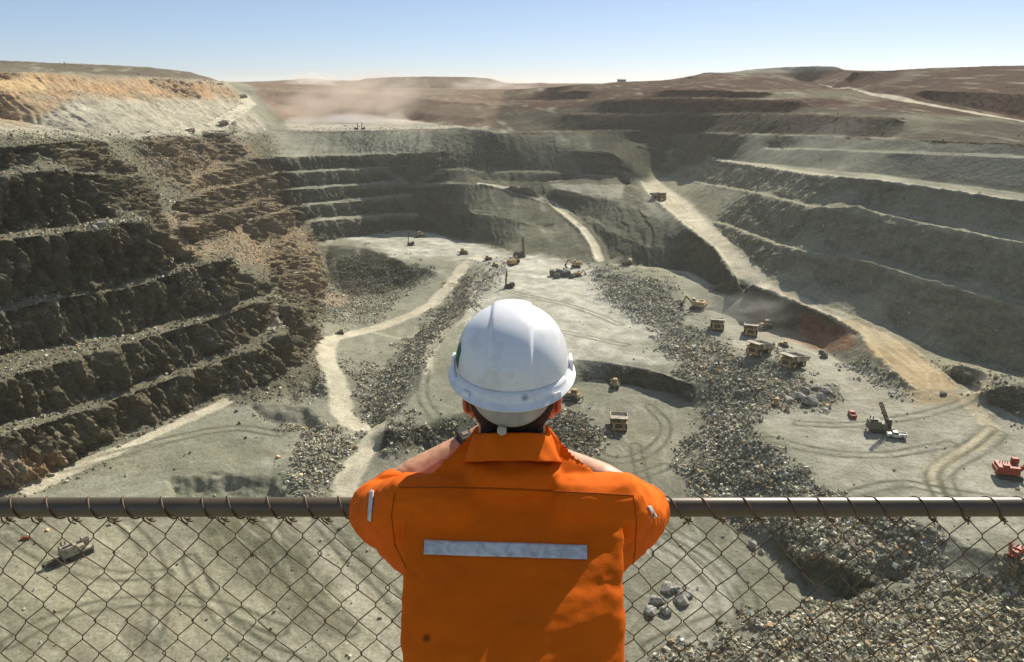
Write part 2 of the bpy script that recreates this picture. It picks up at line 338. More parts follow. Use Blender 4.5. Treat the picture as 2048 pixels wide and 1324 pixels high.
def sharp(V, T):
    n = np.cross(V[T[:, 1]]-V[T[:, 0]], V[T[:, 2]]-V[T[:, 0]]); n /= np.linalg.norm(n, axis=1)[:, None]+1e-12
    n[n[:, 2] < 0] *= -1
    c = np.bincount(T.ravel(), minlength=len(V))
    S = np.stack([np.bincount(T.ravel(), np.repeat(n[:, k], 3), len(V)) for k in range(3)], 1)/np.maximum(c, 1)[:, None]
    return 1-np.linalg.norm(S, axis=1)
def N_Z(V, T):
    return np.abs(vnormals(V, T)[:, 2])
V, T = refine(X, T, 1/55, 1/9, 2.)
def on_lines(V):
    out = np.zeros(len(V), bool); Q = np.array([p[:2] for p in VV])
    for a, b in EE:
        pa, pb = Q[a], Q[b]; lo = np.minimum(pa, pb)-.1; hi = np.maximum(pa, pb)+.1
        s = np.where((V[:, 0] > lo[0]) & (V[:, 0] < hi[0]) & (V[:, 1] > lo[1]) & (V[:, 1] < hi[1]))[0]
        if len(s):
            ab = pb-pa; t = np.clip((V[s, :2]-pa)@ab/(ab@ab+1e-9), 0, 1)[:, None]
            out[s[np.hypot(*(V[s, :2]-pa-t*ab).T) < .06]] = True
    return out
V = smooth(V, T, 50, .6, keep=on_lines(V))
V, T = refine(V, T, 1/120, 1/12, 1.)
V = smooth(V, T, 10, .6, keep=on_lines(V))
fl = np.repeat(N_Z(V, T)[:, None] > .9, 3, 1).all(1)
W_ = smooth(V.copy(), T, 12, .6); V = np.where((fl & ~on_lines(V))[:, None], W_, V)
V = smooth(V, T, 1, .3)
V, T = refine(V, T, 1/KQ, 1/22, .35)
V = smooth(V, T, 2, .5)
V0 = V.copy(); N0 = vnormals(V, T)
N0[N0[:, 2] < 0] *= -1
UV = proj(V0); DEP = V0[:, 1]*CP-V0[:, 2]*SP; UV[DEP < 2] = -9999
nA = fbm(V0/[35, 35, 20], 3); nB = fbm(V0/[35, 35, 20]+50, 3)
nC = fbm(V0/[9, 9, 6], 3); nD = fbm(V0/[9, 9, 6]+70, 3)
wpx = np.clip(30*300/np.maximum(DEP, 100), 4, 45)
UW = UV+np.stack([nA, nB], 1)*wpx[:, None]+np.stack([nC, nD], 1)*wpx[:, None]*.5
UWs = UV+np.stack([nC, nD], 1)*wpx[:, None]*.35
def zone(poly, soft=10, uv=None):
    uv = UW if uv is None else uv; poly = [np.array(p, float) for p in poly]
    x0 = min(p[0] for p in poly)-3*soft; x1 = max(p[0] for p in poly)+3*soft; y0 = min(p[1] for p in poly)-3*soft; y1 = max(p[1] for p in poly)+3*soft
    s = np.where((uv[:, 0] > x0) & (uv[:, 0] < x1) & (uv[:, 1] > y0) & (uv[:, 1] < y1) & (DEP > 2))[0]
    out = np.zeros(len(uv), np.float32)
    if len(s):
        q = uv[s]; d, _ = seg_dist(q, poly+[poly[0]]); d = np.where(in_poly(q, poly), d, -d)
        out[s] = sstep(-soft, soft, d)
    return out
def rag(m):                            # a ragged edge: broken up by noise
    return np.clip(m*1.25-.25+np.where(m < .98, (nC+nD)*.7*(m > .02), 0), 0, 1)
steep = sstep(.80, .62, N0[:, 2]).astype(np.float32)        # 1 on the rock faces
flat = sstep(.88, .97, N0[:, 2]).astype(np.float32)
x_, y_, z_ = V0.T
LEFT = zone([(-900,268),(400,270),(540,262),(560,300),(600,400),(640,480),(655,600),(640,700),(630,780),(460,810),(300,870),(60,1000),(-900,1500)], 12)
BROWN = zone([(300,278),(430,272),(500,290),(545,345),(590,430),(640,500),(660,590),(600,600),(560,570),(470,500),(410,530),(345,525),(330,440),(370,380),(300,330)], 14)
FARW = zone([(520,255),(985,255),(1000,345),(1200,525),(1100,525),(850,470),(640,490),(560,330)], 8)
RUB = np.zeros(len(V), np.float32)
for pz, k in [([(650,515),(770,520),(862,548),(830,575),(790,600),(700,618),(640,600)], .8),
              ([(1015,520),(1000,560),(960,590),(900,655),(850,720),(815,790),(780,850),(730,865),(712,830),(740,780),(790,720),(850,650),(895,600),(925,560)], 1),
              ([(1180,532),(1345,568),(1370,640),(1440,690),(1500,722),(1545,705),(1590,745),(1685,790),(1640,812),(1520,820),(1510,850),(1590,935),(1700,1000),(1850,1055),(1905,1120),(1835,1180),(1640,1130),(1490,1065),(1375,1000),(1352,930),(1400,850),(1385,770),(1300,660),(1200,600)], 1),
              ([(1200,1350),(1440,1262),(1640,1205),(1850,1175),(2100,1120),(2100,1400),(1200,1400)], .75),
              ([(770,860),(960,850),(950,905),(760,912)], .9), ([(1095,820),(1160,825),(1215,865),(1170,925),(1090,900)], .9),
              ([(520,835),(600,850),(700,872),(712,905),(640,1000),(470,1000),(590,930),(600,890)], .8),
              ([(590,760),(660,745),(665,800),(570,800)], .6), ([(690,720),(780,745),(770,790),(710,800)], .6),
              ([(600,600),(790,600),(765,640),(620,655)], .7), ([(110,425),(300,430),(325,475),(200,480),(60,455)], .8),
              ([(310,525),(400,525),(410,575),(330,575)], .9), ([(270,282),(440,290),(390,350),(300,365)], .8), ([(-200,640),(60,690),(50,720),(-200,720)], .7),
              ([(-50,840),(80,860),(60,900),(-50,900)], .7), ([(460,760),(540,755),(520,790),(470,795)], .7),
              ([(560,260),(980,262),(985,345),(900,345),(740,310)], .25), ([(1860,728),(2100,760),(2100,880),(1960,800)], .3), ([(1700,740),(1740,735),(1830,790),(1790,800)], .7)]:
    RUB = np.maximum(RUB, k*rag(zone(pz, 30)))
HR = [np.array(p[:2], float) for p in Hl]+[np.array(p[:2], float) for p in Hr][::-1]
ROAD = np.zeros(len(V), np.float32)
ROAD = np.maximum(ROAD, zone(HR, 4, UV+np.stack([nC, nD], 1)*3))
def path(pz, wd, z, k=1.):
    global ROAD
    q = [P(u, v, (z if np.isscalar(z) else z[i])) for i, (u, v) in enumerate(pz)]
    # subdivide smoothly
    d, _ = seg_dist(V0[:, :2], q); d = d+nC*wd*.35; m = k*sstep(wd*.62, wd*.38, d)*(np.abs(z_-np.interp(d, [0, 1], [q[0][2], q[0][2]])) < 60)
    ROAD = np.maximum(ROAD, m.astype(np.float32)); return d
dR = path([(950,513),(925,530),(908,552),(880,580),(868,600),(820,628),(780,645),(735,668),(690,684),(662,698),(654,715),(656,742),(672,775),(682,800),(680,830),(700,850),(735,868),(752,885),(745,910),(722,940),(700,975),(690,1010)], 9.5,
     [-127,-129,-131,-134.5,-137,-139.5,-140,-141,-140.5,-140,-139.5,-139,-138.5,-138,-137.8,-137.5,-137,-137,-136.8,-136.5,-136.5,-136.5])
path([(1020,519),(985,530),(960,545),(945,575),(940,600)], 7, -125.5, .8)
path([(735,668),(800,662),(860,648),(905,632)], 4, [-141,-135,-129,-125], .5)
path([(1000,640),(930,640),(905,650),(870,680),(855,720),(852,745)], 6, -125.2, .6)
path([(60,990),(160,940),(300,880),(400,835),(455,812)], 5, -131.5, .9)
path([(1965,785),(1945,800),(1935,815),(1960,840),(1985,860),(1950,890),(1895,915),(1870,935),(1865,955)], 6, -119.3, .7)
path([(1100,366),(1130,366)], 3, -90, .3)
for nm, wd in (('roadC', 5.5), ('ramp', 7), ('E', 4)):
    q = NAMED[nm]; q = offset(q, -2 if nm == 'roadC' else wd*.45) if nm != 'E' else offset(q, 2)
    d, _ = seg_dist(V0[:, :2], q); ROAD = np.maximum(ROAD, (sstep(wd*.8, wd*.45, d)*flat).astype(np.float32)*(.65 if nm == 'E' else 1))
q = offset(NAMED['R1c'], 3); d, _ = seg_dist(V0[:, :2], q); ROAD = np.maximum(ROAD, sstep(9, 3, d+nC*2)*flat*.9*(UV[:, 0] > 1420))
q = offset(NAMED['rampL'], 8); d, _ = seg_dist(V0[:, :2], q); ROAD = np.maximum(ROAD, sstep(12, 6, d)*flat)
ROAD = np.maximum(ROAD, .85*zone([(800,222),(770,228),(790,240),(825,246),(812,234)], 2, UV))
# ---- relief
Ph = np.stack([x_, y_, z_], 1)
qn = lambda a, b_: np.round(noise3(Ph/a+b_)*3.2)/3.2
hn = N0.copy(); hn[:, 2] *= .15; hn /= np.linalg.norm(hn, axis=1)[:, None]+1e-9
near = sstep(90, 150, np.hypot(x_, y_))
ampC = (1.0+2.6*LEFT+1.0*BROWN+.8*FARW)*near
upL = zone([(-900,130),(450,160),(540,262),(400,272),(-900,275)], 6); ampC += 2.2*upL; ampC *= 1+.8*LEFT*sstep(640, 480, UV[:, 1])
col = -np.abs(ridged(Ph/[4.2, 4.2, 30]+3, 4)-.15)*1.5+.4; blk = fbm(Ph/[13, 13, 26]+31, 3); big = fbm(Ph/[48, 48, 60]+11, 2)
dC = (col*1.25+blk*1.0+big*1.3+qn(np.array([8, 8, 40]), 3)*1.7+qn(np.array([3.5, 3.5, 16]), 13)*.9)*ampC*np.maximum(steep, .0)
dC += (blk*2.2+ridged(Ph/[5, 5, 8], 4)*1.6)*upL*(1-steep)
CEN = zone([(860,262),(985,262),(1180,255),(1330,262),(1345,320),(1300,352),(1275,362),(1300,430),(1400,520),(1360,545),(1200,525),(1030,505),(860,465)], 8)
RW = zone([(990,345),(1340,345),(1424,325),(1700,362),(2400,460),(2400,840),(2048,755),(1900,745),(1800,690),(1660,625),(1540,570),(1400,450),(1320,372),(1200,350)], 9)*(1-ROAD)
V = V0+hn*dC[:, None].astype(float)
hf = fbm(Ph/2.6, 4); mf = fbm(Ph/9.+5, 3); lf = fbm(Ph/40.+8, 2)
rk = np.maximum(ridged(Ph/3.2+77, 3)-.1, 0)
V[:, 2] += near*RUB*(2.2*ridged(Ph/[17, 17, 17]+5, 3)-.6)
V[:, 2] += near*((.22*hf+.35*mf+.9*lf)*(1-steep)*(1-.8*ROAD)+RUB*(.8*rk+1.2*mf+.6*hf)+steep*LEFT*hf*.8)
V[:, 2] += near*zone([(395,520),(470,500),(560,590),(540,575),(300,575)], 8)*.5*hf
nF0 = fbm(Ph/[4, 4, 4]+9, 2)
# rills and gullies running down the smoother walls, slumps along their crests
UR_ = zone([(975,180),(1400,120),(2400,80),(2400,330),(2048,290),(1500,268),(980,262)], 8)
def gully(dirv, m, sc, amp):
    global V
    s_ = x_*dirv[0]+y_*dirv[1]+nA*9
    g = ridged(np.stack([s_/sc, z_/(sc*7), 0*s_+sc], 1), 4)-.3
    V = V-(hn*(g*amp*m*sstep(.985, .9, N0[:, 2]))[:, None]).astype(float); return g
d_r = P(2048,617,-97)-P(1674,508,-89); d_r = d_r[:2]/np.hypot(*d_r[:2]); 
gR = gully(d_r, RW, 3.2, .55); gully((.8, -.6), UR_, 7., 2.2); gF = gully((1, 0), np.maximum(FARW, CEN), 4.5, 1.5); gL = gully((.62, .78), upL, 5., 2.6)
GUL = gR*RW+gF*np.maximum(FARW, CEN)+gL*upL
hf2 = fbm(Ph/[5, 5, 3]+41, 4); V[:, 2] += near*hf2*.5*np.maximum(np.maximum(RW*.6, CEN), UR_)*(1-ROAD)
for nm, h_ in (('Hl', 1.5), ('roadC', 1.3), ('R1c', 1.4), ('R2', .9), ('R3', .9), ('Hr', .7)):   # safety berms pushed up along the crests
    q = NAMED[nm] if nm in ('Hr',) else offset(NAMED[nm], 1.0 if nm != 'Hl' else 1.2); d, _ = seg_dist(V0[:, :2], q); V[:, 2] += h_*np.exp(-(d/1.5)**2)*(.8+.8*nF0)
PITS = np.maximum(np.maximum(zone([(350,958),(530,950),(560,992),(360,996)], 16), zone([(505,815),(600,822),(640,862),(560,858)], 14)), np.maximum(zone([(560,762),(630,756),(640,792),(575,796)], 12), zone([(1590,1075),(1660,1105),(1760,1150),(1800,1165),(1720,1195),(1620,1190),(1590,1150)], 8)*.3))
V[:, 2] -= 4.5*PITS*(1+.5*nA)
N1 = vnormals(V, T)
# ------------------------------------------------------------------ terrain: colour of the ground, with some sun and shade painted in
def C(*c): return np.array(c, np.float32)
nE = fbm(Ph/[120, 120, 30]+4, 3); nF = fbm(Ph/[3.5, 3.5, 2.5]+2, 3); nG = fbm(Ph/[1.3, 1.3, 1.3]+2, 2)
colr = np.tile(C(.235, .235, .195), (len(V), 1))
def mix(c, m):
    global colr
    m = np.clip(m, 0, 1)[:, None]; colr = colr*(1-m)+c*m
rockc = C(.125, .122, .09)
mix(rockc, steep*.9+.35*(1-flat))
on_edge = np.zeros(len(V), np.float32)
for nm in ('R1c', 'R2', 'R3', 'spur', 'Q1', 'Q2', 'Q3', 'Q4', 'G', 'C', 'B1', 'B2', 'B3', 'B4', 'B5'):
    d, _ = seg_dist(V0[:, :2], NAMED[nm]); on_edge = np.maximum(on_edge, sstep(2.4, .9, d+nC*1.2)*(d < 6))  # bench crests, painted lighter below like ledges catching the sun
# flat dusty floors
mix(C(.30, .295, .235), flat*.7*(.6+.8*nA))
PLAIN = zone([(700,474),(860,466),(1100,520),(1190,530),(1210,590),(1330,680),(1370,725),(1150,716),(930,700),(930,620),(985,535),(940,515),(780,512)], 10)
mix(C(.52, .51, .465), PLAIN*flat*(.75+.7*nC))
P2 = zone([(1520,830),(1680,800),(1900,800),(2300,880),(2300,1120),(1900,1080),(1640,960)], 14)
mix(C(.38, .37, .315), P2*flat*(.8+.8*nC))
mix(C(.36, .345, .255), zone([(-200,1020),(640,1010),(820,1180),(800,1400),(-200,1400)], 60)*flat*(.65+.9*nA))
mix(C(.19, .19, .13), zone([(370,1040),(640,1030),(700,1140),(640,1200),(520,1140)], 25)*flat*.95)
mix(C(.20, .20, .15), zone([(960,1150),(1300,1040),(1370,1140),(1240,1330),(800,1400)], 30)*flat*.5)
mix(C(.22, .225, .18), zone([(1380,1000),(1500,1070),(1600,1180),(1500,1250),(1420,1140),(1360,1050)], 20)*flat*.8)
mix(C(.44, .44, .41), zone([(1325,1060),(1380,1075),(1460,1150),(1470,1210),(1440,1235),(1440,1180),(1370,1110)], 12)*flat*.75)
mix(C(.30, .31, .25), zone([(60,1000),(460,815),(640,870),(600,1000)], 25)*flat*.7)
mix(C(.150, .130, .088), LEFT*steep*.85*(1-BROWN))
mix(C(.135, .125, .088), LEFT*(1-steep)*.8)
mix(C(.235, .182, .122), BROWN*(.75+.8*nA)*(1-.25*flat))
mix(C(.30, .20, .11), zone([(60,900),(130,900),(180,960),(150,1000),(60,1000)], 10)*steep*.8)
mix(C(.45, .36, .29), zone([(-30,895),(40,900),(75,985),(0,1000),(-30,1000)], 10)*.6)
mix(C(.10, .105, .085), FARW*steep*.8)
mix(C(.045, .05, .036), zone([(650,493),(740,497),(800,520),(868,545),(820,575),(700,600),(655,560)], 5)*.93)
mix(C(.135, .13, .10), zone([(990,345),(1340,350),(1700,600),(2400,720),(2400,440),(1500,335),(1200,270),(985,265)], 12)*(1-flat*.5)*.8)
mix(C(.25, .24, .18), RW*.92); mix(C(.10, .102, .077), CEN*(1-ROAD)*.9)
mix(C(.25, .245, .20), RW*sstep(.05, .25, on_edge)*.22); mix(C(.25, .235, .18), np.maximum(CEN, FARW)*on_edge*.6)
UR = zone([(975,180),(1400,120),(2400,80),(2400,330),(2048,290),(1500,268),(980,262)], 5)
mix(C(.055, .044, .032), UR*.9)  # brown upper walls, colour darkened to stand for benches in shade
mix(C(.068, .030, .016), zone([(900,180),(1100,170),(1400,120),(2400,80),(2400,310),(2048,243),(1700,215),(1500,220),(1200,212),(990,222)], 9)*(.85+.5*nE))
mix(C(.19, .18, .16), zone([(1405,143),(1500,134),(1641,127),(1685,138),(1600,146),(1450,147)], 3, UV))
mix(C(.20, .13, .092), zone([(500,165),(620,160),(700,186),(1010,176),(985,256),(560,262),(545,240)], 8)*.85)
mix(C(.42, .39, .33), zone([(545,238),(830,238),(980,256),(540,264)], 4)*flat)
mix(C(.20, .20, .16), zone([(505,200),(530,205),(590,262),(400,272),(470,240)], 5)*.8)
mix(C(.37, .345, .285), upL*(.8+.3*nC))
mix(C(.33, .22, .13), zone([(-900,135),(-100,138),(440,165),(480,196),(300,198),(150,192),(60,250),(-900,280)], 14)*(.85+.6*nA))
mix(C(.48, .36, .20), zone([(-200,150),(90,155),(100,185),(-200,190)], 12)*.7)
mix(C(.13, .112, .085), zone([(-900,80),(0,115),(380,140),(445,163),(400,160),(150,145),(-900,130)], 4, UWs))
mix(C(.20, .135, .10), (np.hypot(x_, y_) > 1300)*.8)
mix(C(.25, .125, .065), zone([(1590,632),(1650,642),(1720,660),(1700,700),(1640,690),(1600,680)], 9)*.8)
mix(C(.37, .25, .17), zone([(1535,650),(1620,668),(1600,690),(1530,672)], 6)*.7)
mix(C(.42, .33, .26), zone([(640,592),(690,590),(715,605),(660,616)], 5)*.8)
mix(C(.40, .39, .335), zone([(1420,635),(1560,660),(1680,720),(1800,800),(1900,800),(1850,830),(1680,800),(1600,740),(1480,700)], 10)*.8)
mix(C(.50, .44, .38), zone([(552,592),(562,600),(567,625),(545,670),(537,665),(545,630)], 3, UV)*.9)
mix(C(.30, .295, .25), zone([(1100,368),(1245,376),(1243,400),(1190,394),(1100,376)], 3)*flat)
roadc = np.where((UV[:, 1] > 640)[:, None] & (UV[:, 0] > 1500)[:, None], C(.45, .38, .26), C(.50, .46, .37))
mix(roadc, ROAD*(.88+.2*nC))
mix(C(.36, .27, .16), zone([(1725,690),(1800,690),(1900,760),(1925,800),(1840,812),(1790,770)], 10)*.75)
mix(C(.20, .20, .145), flat*(1-ROAD)*sstep(.05, .45, nE+.5*nA)*.55)
mix(C(.42, .40, .32), flat*(1-ROAD)*sstep(.1, .5, fbm(np.stack([x_*.09+y_*.02, y_*.02-x_*.01, 0*x_], 1), 4))*.5)
mix(C(.22, .22, .17), flat*(1-ROAD)*sstep(.15, .5, fbm(np.stack([x_*.03-y_*.10, y_*.05+x_*.05, 0*x_+5], 1)*1.6, 4))*.45)
mix(C(.19, .13, .085), UR*on_edge*.5)
for pz_, c_, k_ in [([(380,1030),(520,1030),(620,1110),(720,1250),(640,1290),(520,1190),(420,1110)], C(.15,.15,.10), .85), ([(560,1030),(650,1035),(740,1150),(840,1290),(760,1310),(680,1200)], C(.44,.42,.35), .6),
                    ([(655,1050),(700,1060),(800,1200),(790,1240),(720,1150)], C(.2,.2,.15), .6), ([(240,1270),(270,1250),(320,1250),(335,1280),(300,1305),(255,1300)], C(.10,.105,.085), .75),
                    ([(1240,1040),(1310,1050),(1420,1130),(1470,1220),(1430,1290),(1360,1330),(1300,1330),(1400,1230),(1330,1130)], C(.46,.45,.40), .65), ([(1480,1110),(1560,1170),(1600,1200),(1520,1240),(1490,1180)], C(.19,.19,.145), .7),
                    ([(1340,960),(1420,1010),(1490,1080),(1470,1110),(1380,1060),(1320,1010)], C(.19,.195,.15), .7), ([(1160,850),(1240,870),(1330,850),(1350,900),(1290,980),(1200,1010),(1150,940)], C(.25,.245,.185), .7),
                    ([(0,1180),(110,1200),(160,1260),(60,1324),(-60,1324)], C(.22,.22,.16), .6), ([(200,900),(420,850),(560,900),(440,950),(240,960)], C(.24,.24,.18), .6), ([(330,940),(560,935),(600,975),(340,985)], C(.16,.165,.12), .6)]:
    mix(c_, zone(pz_, 14, UWs)*flat*(1-RUB)*(1-ROAD)*k_*(.75+.9*np.abs(nC+nD*.6)))
mix(C(.05, .05, .038), zone([(1180,262),(1345,262),(1330,320),(1300,350),(1272,356),(1180,300)], 6)*.8)  # painted shade: dark patch over a gentle slope that the sun reaches
mix(C(.07, .072, .055), np.maximum(zone([(765,880),(830,850),(945,820),(960,880),(850,900),(770,900)], 6, UWs), zone([(1095,840),(1150,830),(1200,870),(1160,905),(1095,900)], 8, UWs))*.8)
# tyre tracks: bands running along each haul road and swirling where trucks turn
def tracks(line_px, z, wd, n, k, dark=C(.27, .25, .19), lite=C(.5, .48, .41)):
    q = [P(u, v, zz) for (u, v), zz in zip(line_px, z if not np.isscalar(z) else [z]*len(line_px))]
    d, _ = seg_dist(V0[:, :2], q); d = d+.8*nC+nA*7
    b = 1.7*noise3(np.stack([d*n*.42, _*1.3+nA*.8, 0*d+len(line_px)], 1))*sstep(wd, wd*.5, d)*(1-steep)
    b = np.sign(b)*np.abs(b)**1.4
    mix(dark, np.clip(b, 0, 1)*k*.8); mix(lite, np.clip(-b, 0, 1)*k*.6)
tracks([(1300,375),(1425,475),(1520,545),(1700,640),(1800,710),(1880,770)], [-89,-97,-104,-110.5,-114,-117], 22, 1.3, .6, C(.30, .24, .15), C(.56, .52, .44))
tracks([(1620,760),(1740,800),(1840,815),(1920,800),(1900,770)], -119, 25, 1.1, .5, C(.30, .24, .15))
tracks([(1865,960),(1870,930),(1900,900),(1960,860),(1985,840)], -119.5, 9, 1.9, .6, C(.2, .2, .17))
tracks([(1460,690),(1600,720),(1700,780)], -121, 30, 1.0, .8)
tracks([(1280,830),(1290,900),(1270,1000),(1290,1100),(1380,1200),(1300,1320)], -136.5, 40, 1.1, .8)
tracks([(330,1040),(400,1100),(480,1230),(600,1330)], -136.5, 40, 1.2, .8)
tracks([(650,1040),(700,1100),(760,1200),(900,1300)], -136.5, 30, 1.0, .8)
tracks([(0,1120),(150,1180),(280,1270),(300,1350)], -136.5, 30, 1.3, .7)
tracks([(960,560),(1080,600),(1180,640),(1290,690)], -125, 60, .8, .5, C(.33, .33, .29), C(.52, .52, .49))
tracks([(1560,870),(1700,900),(1800,960),(1950,930)], -119.5, 50, .9, .6, C(.27, .28, .24), C(.48, .48, .45))
tracks([(100,980),(300,930),(480,900),(560,940)], -134, 40, .8, .6)
def ruts(px, z, gap=4.2, wd=.85, dark=C(.12, .12, .09), k=1.):
    c = [P(u, v, z)[:2] for u, v in px]; c = np.array(c)
    for _ in range(3): c = np.concatenate([[c[0]], np.stack([c[:-1]*.75+c[1:]*.25, c[:-1]*.25+c[1:]*.75], 1).reshape(-1, 2), [c[-1]]])
    lo, hi = c.min(0)-8, c.max(0)+8; s = np.where((x_ > lo[0]) & (x_ < hi[0]) & (y_ > lo[1]) & (y_ < hi[1]) & (np.abs(z_-z) < 9))[0]
    if not len(s): return
    d, _ = seg_dist(V0[s][:, :2], list(c)); m = np.zeros(len(V), np.float32); m[s] = np.exp(-((d-gap/2)/wd)**2)*(.7+.9*nC[s]); mix(dark, np.clip(m, 0, 1)*k*(1-steep))
for px, z in [([(380,1120),(400,1160),(430,1220),(490,1280),(600,1330)], -136.5), ([(540,1090),(580,1150),(640,1230),(700,1262)], -136.5), ([(640,1050),(700,1120),(790,1190),(860,1300)], -136.5),
              ([(0,1080),(90,1130),(200,1160),(330,1150)], -136.5), ([(20,1290),(120,1230),(260,1200),(420,1200),(560,1260)], -136.5), ([(250,1060),(300,1100),(330,1180),(300,1300)], -136.5),
              ([(1280,1060),(1370,1110),(1450,1190),(1460,1260),(1380,1320)], -136.5), ([(1330,1060),(1420,1110),(1500,1190),(1500,1240)], -136.5), ([(1300,1300),(1380,1262),(1440,1240)], -136.5), ([(1270,900),(1290,980),(1330,1060)], -136),
              ([(1170,900),(1230,930),(1310,900),(1340,850),(1300,815)], -134.5), ([(1200,930),(1260,960),(1330,930)], -135),
              ([(1980,862),(1930,900),(1880,925),(1862,950),(1890,1000)], -119.7), ([(2000,870),(1960,905),(1905,930),(1885,955),(1920,1005)], -119.7), ([(1540,870),(1650,900),(1760,910),(1900,890)], -119.7), ([(1600,840),(1720,850),(1860,830),(1940,812)], -119.3), ([(1700,980),(1800,960),(1900,985),(2040,1010)], -120.3),
              ([(960,560),(1040,590),(1140,610),(1240,650)], -125), ([(1000,540),(1080,545),(1160,560)], -125), ([(940,600),(980,640),(1100,660),(1250,690)], -125), ([(850,740),(840,790),(870,830)], -125), ([(130,960),(300,905),(460,860),(560,870)], -134)]: ruts(px, z)
# darker line at the foot of far benches is left to the light; here the spread of tone of stone, plus painted sunlit flecks
val = 1+.30*nC+.38*nF*(.35+.65*np.maximum(steep, RUB))+.25*nG*(.3+.7*np.maximum(steep, RUB))+.25*nA
val += .34*fbm(Ph/[24, 24, 4]+19, 4)*np.clip(RW+CEN+FARW+UR+upL, 0, 1)+.28*np.clip(GUL, -1, 1)+.35*upL*fbm(np.stack([(x_*.62+y_*.78)/3+z_*.3, z_/3, 0*x_], 1), 3)
colr = colr*np.clip(val, .35, 1.9)[:, None]
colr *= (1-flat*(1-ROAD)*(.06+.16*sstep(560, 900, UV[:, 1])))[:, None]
pale = sstep(.30, .55, nF+.35*nG)*np.maximum(steep*LEFT*1., np.maximum(RUB*.6, upL*.5)); mix(C(.42, .41, .37), pale*.8)  # pale stone; on the left faces the flecks paint in sunlit rock
rust = sstep(.25, .6, nD+nB*.6)*(steep*LEFT+.5*RUB); mix(C(.22, .15, .085), rust*.45)
colr = colr*C(1.0, 1.0, .92)
colr = np.clip(colr, .02, .85)
rockm = np.clip(np.maximum(steep, RUB)*(1-ROAD), 0, 1)

def new_mesh(name, V, T, mat, smooth_=True):
    me = bpy.data.meshes.new(name); me.vertices.add(len(V)); me.vertices.foreach_set('co', np.asarray(V, np.float32).ravel())
    me.loops.add(T.size); me.loops.foreach_set('vertex_index', np.asarray(T, np.int32).ravel())
    k = T.shape[1]
    me.polygons.add(len(T)); me.polygons.foreach_set('loop_start', np.arange(0, T.size, k, dtype=np.int32))
    me.polygons.foreach_set('use_smooth', np.full(len(T), smooth_)); me.update(calc_edges=True); me.validate()
    me.materials.append(mat)
    ob = bpy.data.objects.new(name, me); scene.collection.objects.link(ob); return ob
def node_mat(name):
    m = bpy.data.materials.new(name); m.use_nodes = True; t = m.node_tree; b = t.nodes['Principled BSDF']
    return m, t, b
def mk_ground(name, attr=True):
    m, t, b = node_mat(name); b.inputs['Roughness'].default_value = 1; b.inputs['Specular IOR Level'].default_value = .04
    a = t.nodes.new('ShaderNodeAttribute'); a.attribute_name = 'tone'
    g = t.nodes.new('ShaderNodeNewGeometry')
    n1 = t.nodes.new('ShaderNodeTexNoise'); n1.inputs['Scale'].default_value = 1.1; n1.inputs['Detail'].default_value = 6; n1.inputs['Roughness'].default_value = .7
    t.links.new(g.outputs['Position'], n1.inputs['Vector'])
    r1 = t.nodes.new('ShaderNodeMapRange'); r1.inputs['From Min'].default_value = .3; r1.inputs['From Max'].default_value = .7
    r1.inputs['To Min'].default_value = .68; r1.inputs['To Max'].default_value = 1.32
    t.links.new(n1.outputs[0], r1.inputs[0])
    mx = t.nodes.new('ShaderNodeVectorMath'); mx.operation = 'SCALE'
    t.links.new(a.outputs['Color'], mx.inputs[0]); t.links.new(r1.outputs[0], mx.inputs['Scale']); t.links.new(mx.outputs[0], b.inputs['Base Color'])
    vo = t.nodes.new('ShaderNodeTexVoronoi'); vo.inputs['Scale'].default_value = .75; t.links.new(g.outputs['Position'], vo.inputs['Vector'])
    n2 = t.nodes.new('ShaderNodeTexNoise'); n2.inputs['Scale'].default_value = .55; n2.inputs['Detail'].default_value = 7; n2.inputs['Roughness'].default_value = .68
    t.links.new(g.outputs['Position'], n2.inputs['Vector'])
    ad = t.nodes.new('ShaderNodeMath'); ad.operation = 'MULTIPLY_ADD'; ad.inputs[1].default_value = .5
    t.links.new(vo.outputs['Distance'], ad.inputs[0]); t.links.new(n2.outputs[0], ad.inputs[2])
    rm = t.nodes.new('ShaderNodeAttribute'); rm.attribute_name = 'rockiness'
    st = t.nodes.new('ShaderNodeMapRange'); st.inputs['To Min'].default_value = .18; st.inputs['To Max'].default_value = 1
    t.links.new(rm.outputs['Fac'], st.inputs[0])
    bp = t.nodes.new('ShaderNodeBump'); bp.inputs['Distance'].default_value = 1.6
    t.links.new(st.outputs[0], bp.inputs['Strength']); t.links.new(ad.outputs[0], bp.inputs['Height']); t.links.new(bp.outputs[0], b.inputs['Normal'])
    return m
M_ground = mk_ground('mine_ground')
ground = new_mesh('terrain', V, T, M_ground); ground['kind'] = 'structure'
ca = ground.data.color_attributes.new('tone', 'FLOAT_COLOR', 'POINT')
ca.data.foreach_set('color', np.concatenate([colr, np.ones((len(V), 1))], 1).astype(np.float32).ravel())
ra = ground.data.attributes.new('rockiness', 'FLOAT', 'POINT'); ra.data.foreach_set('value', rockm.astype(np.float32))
print('terrain', len(V), len(T))

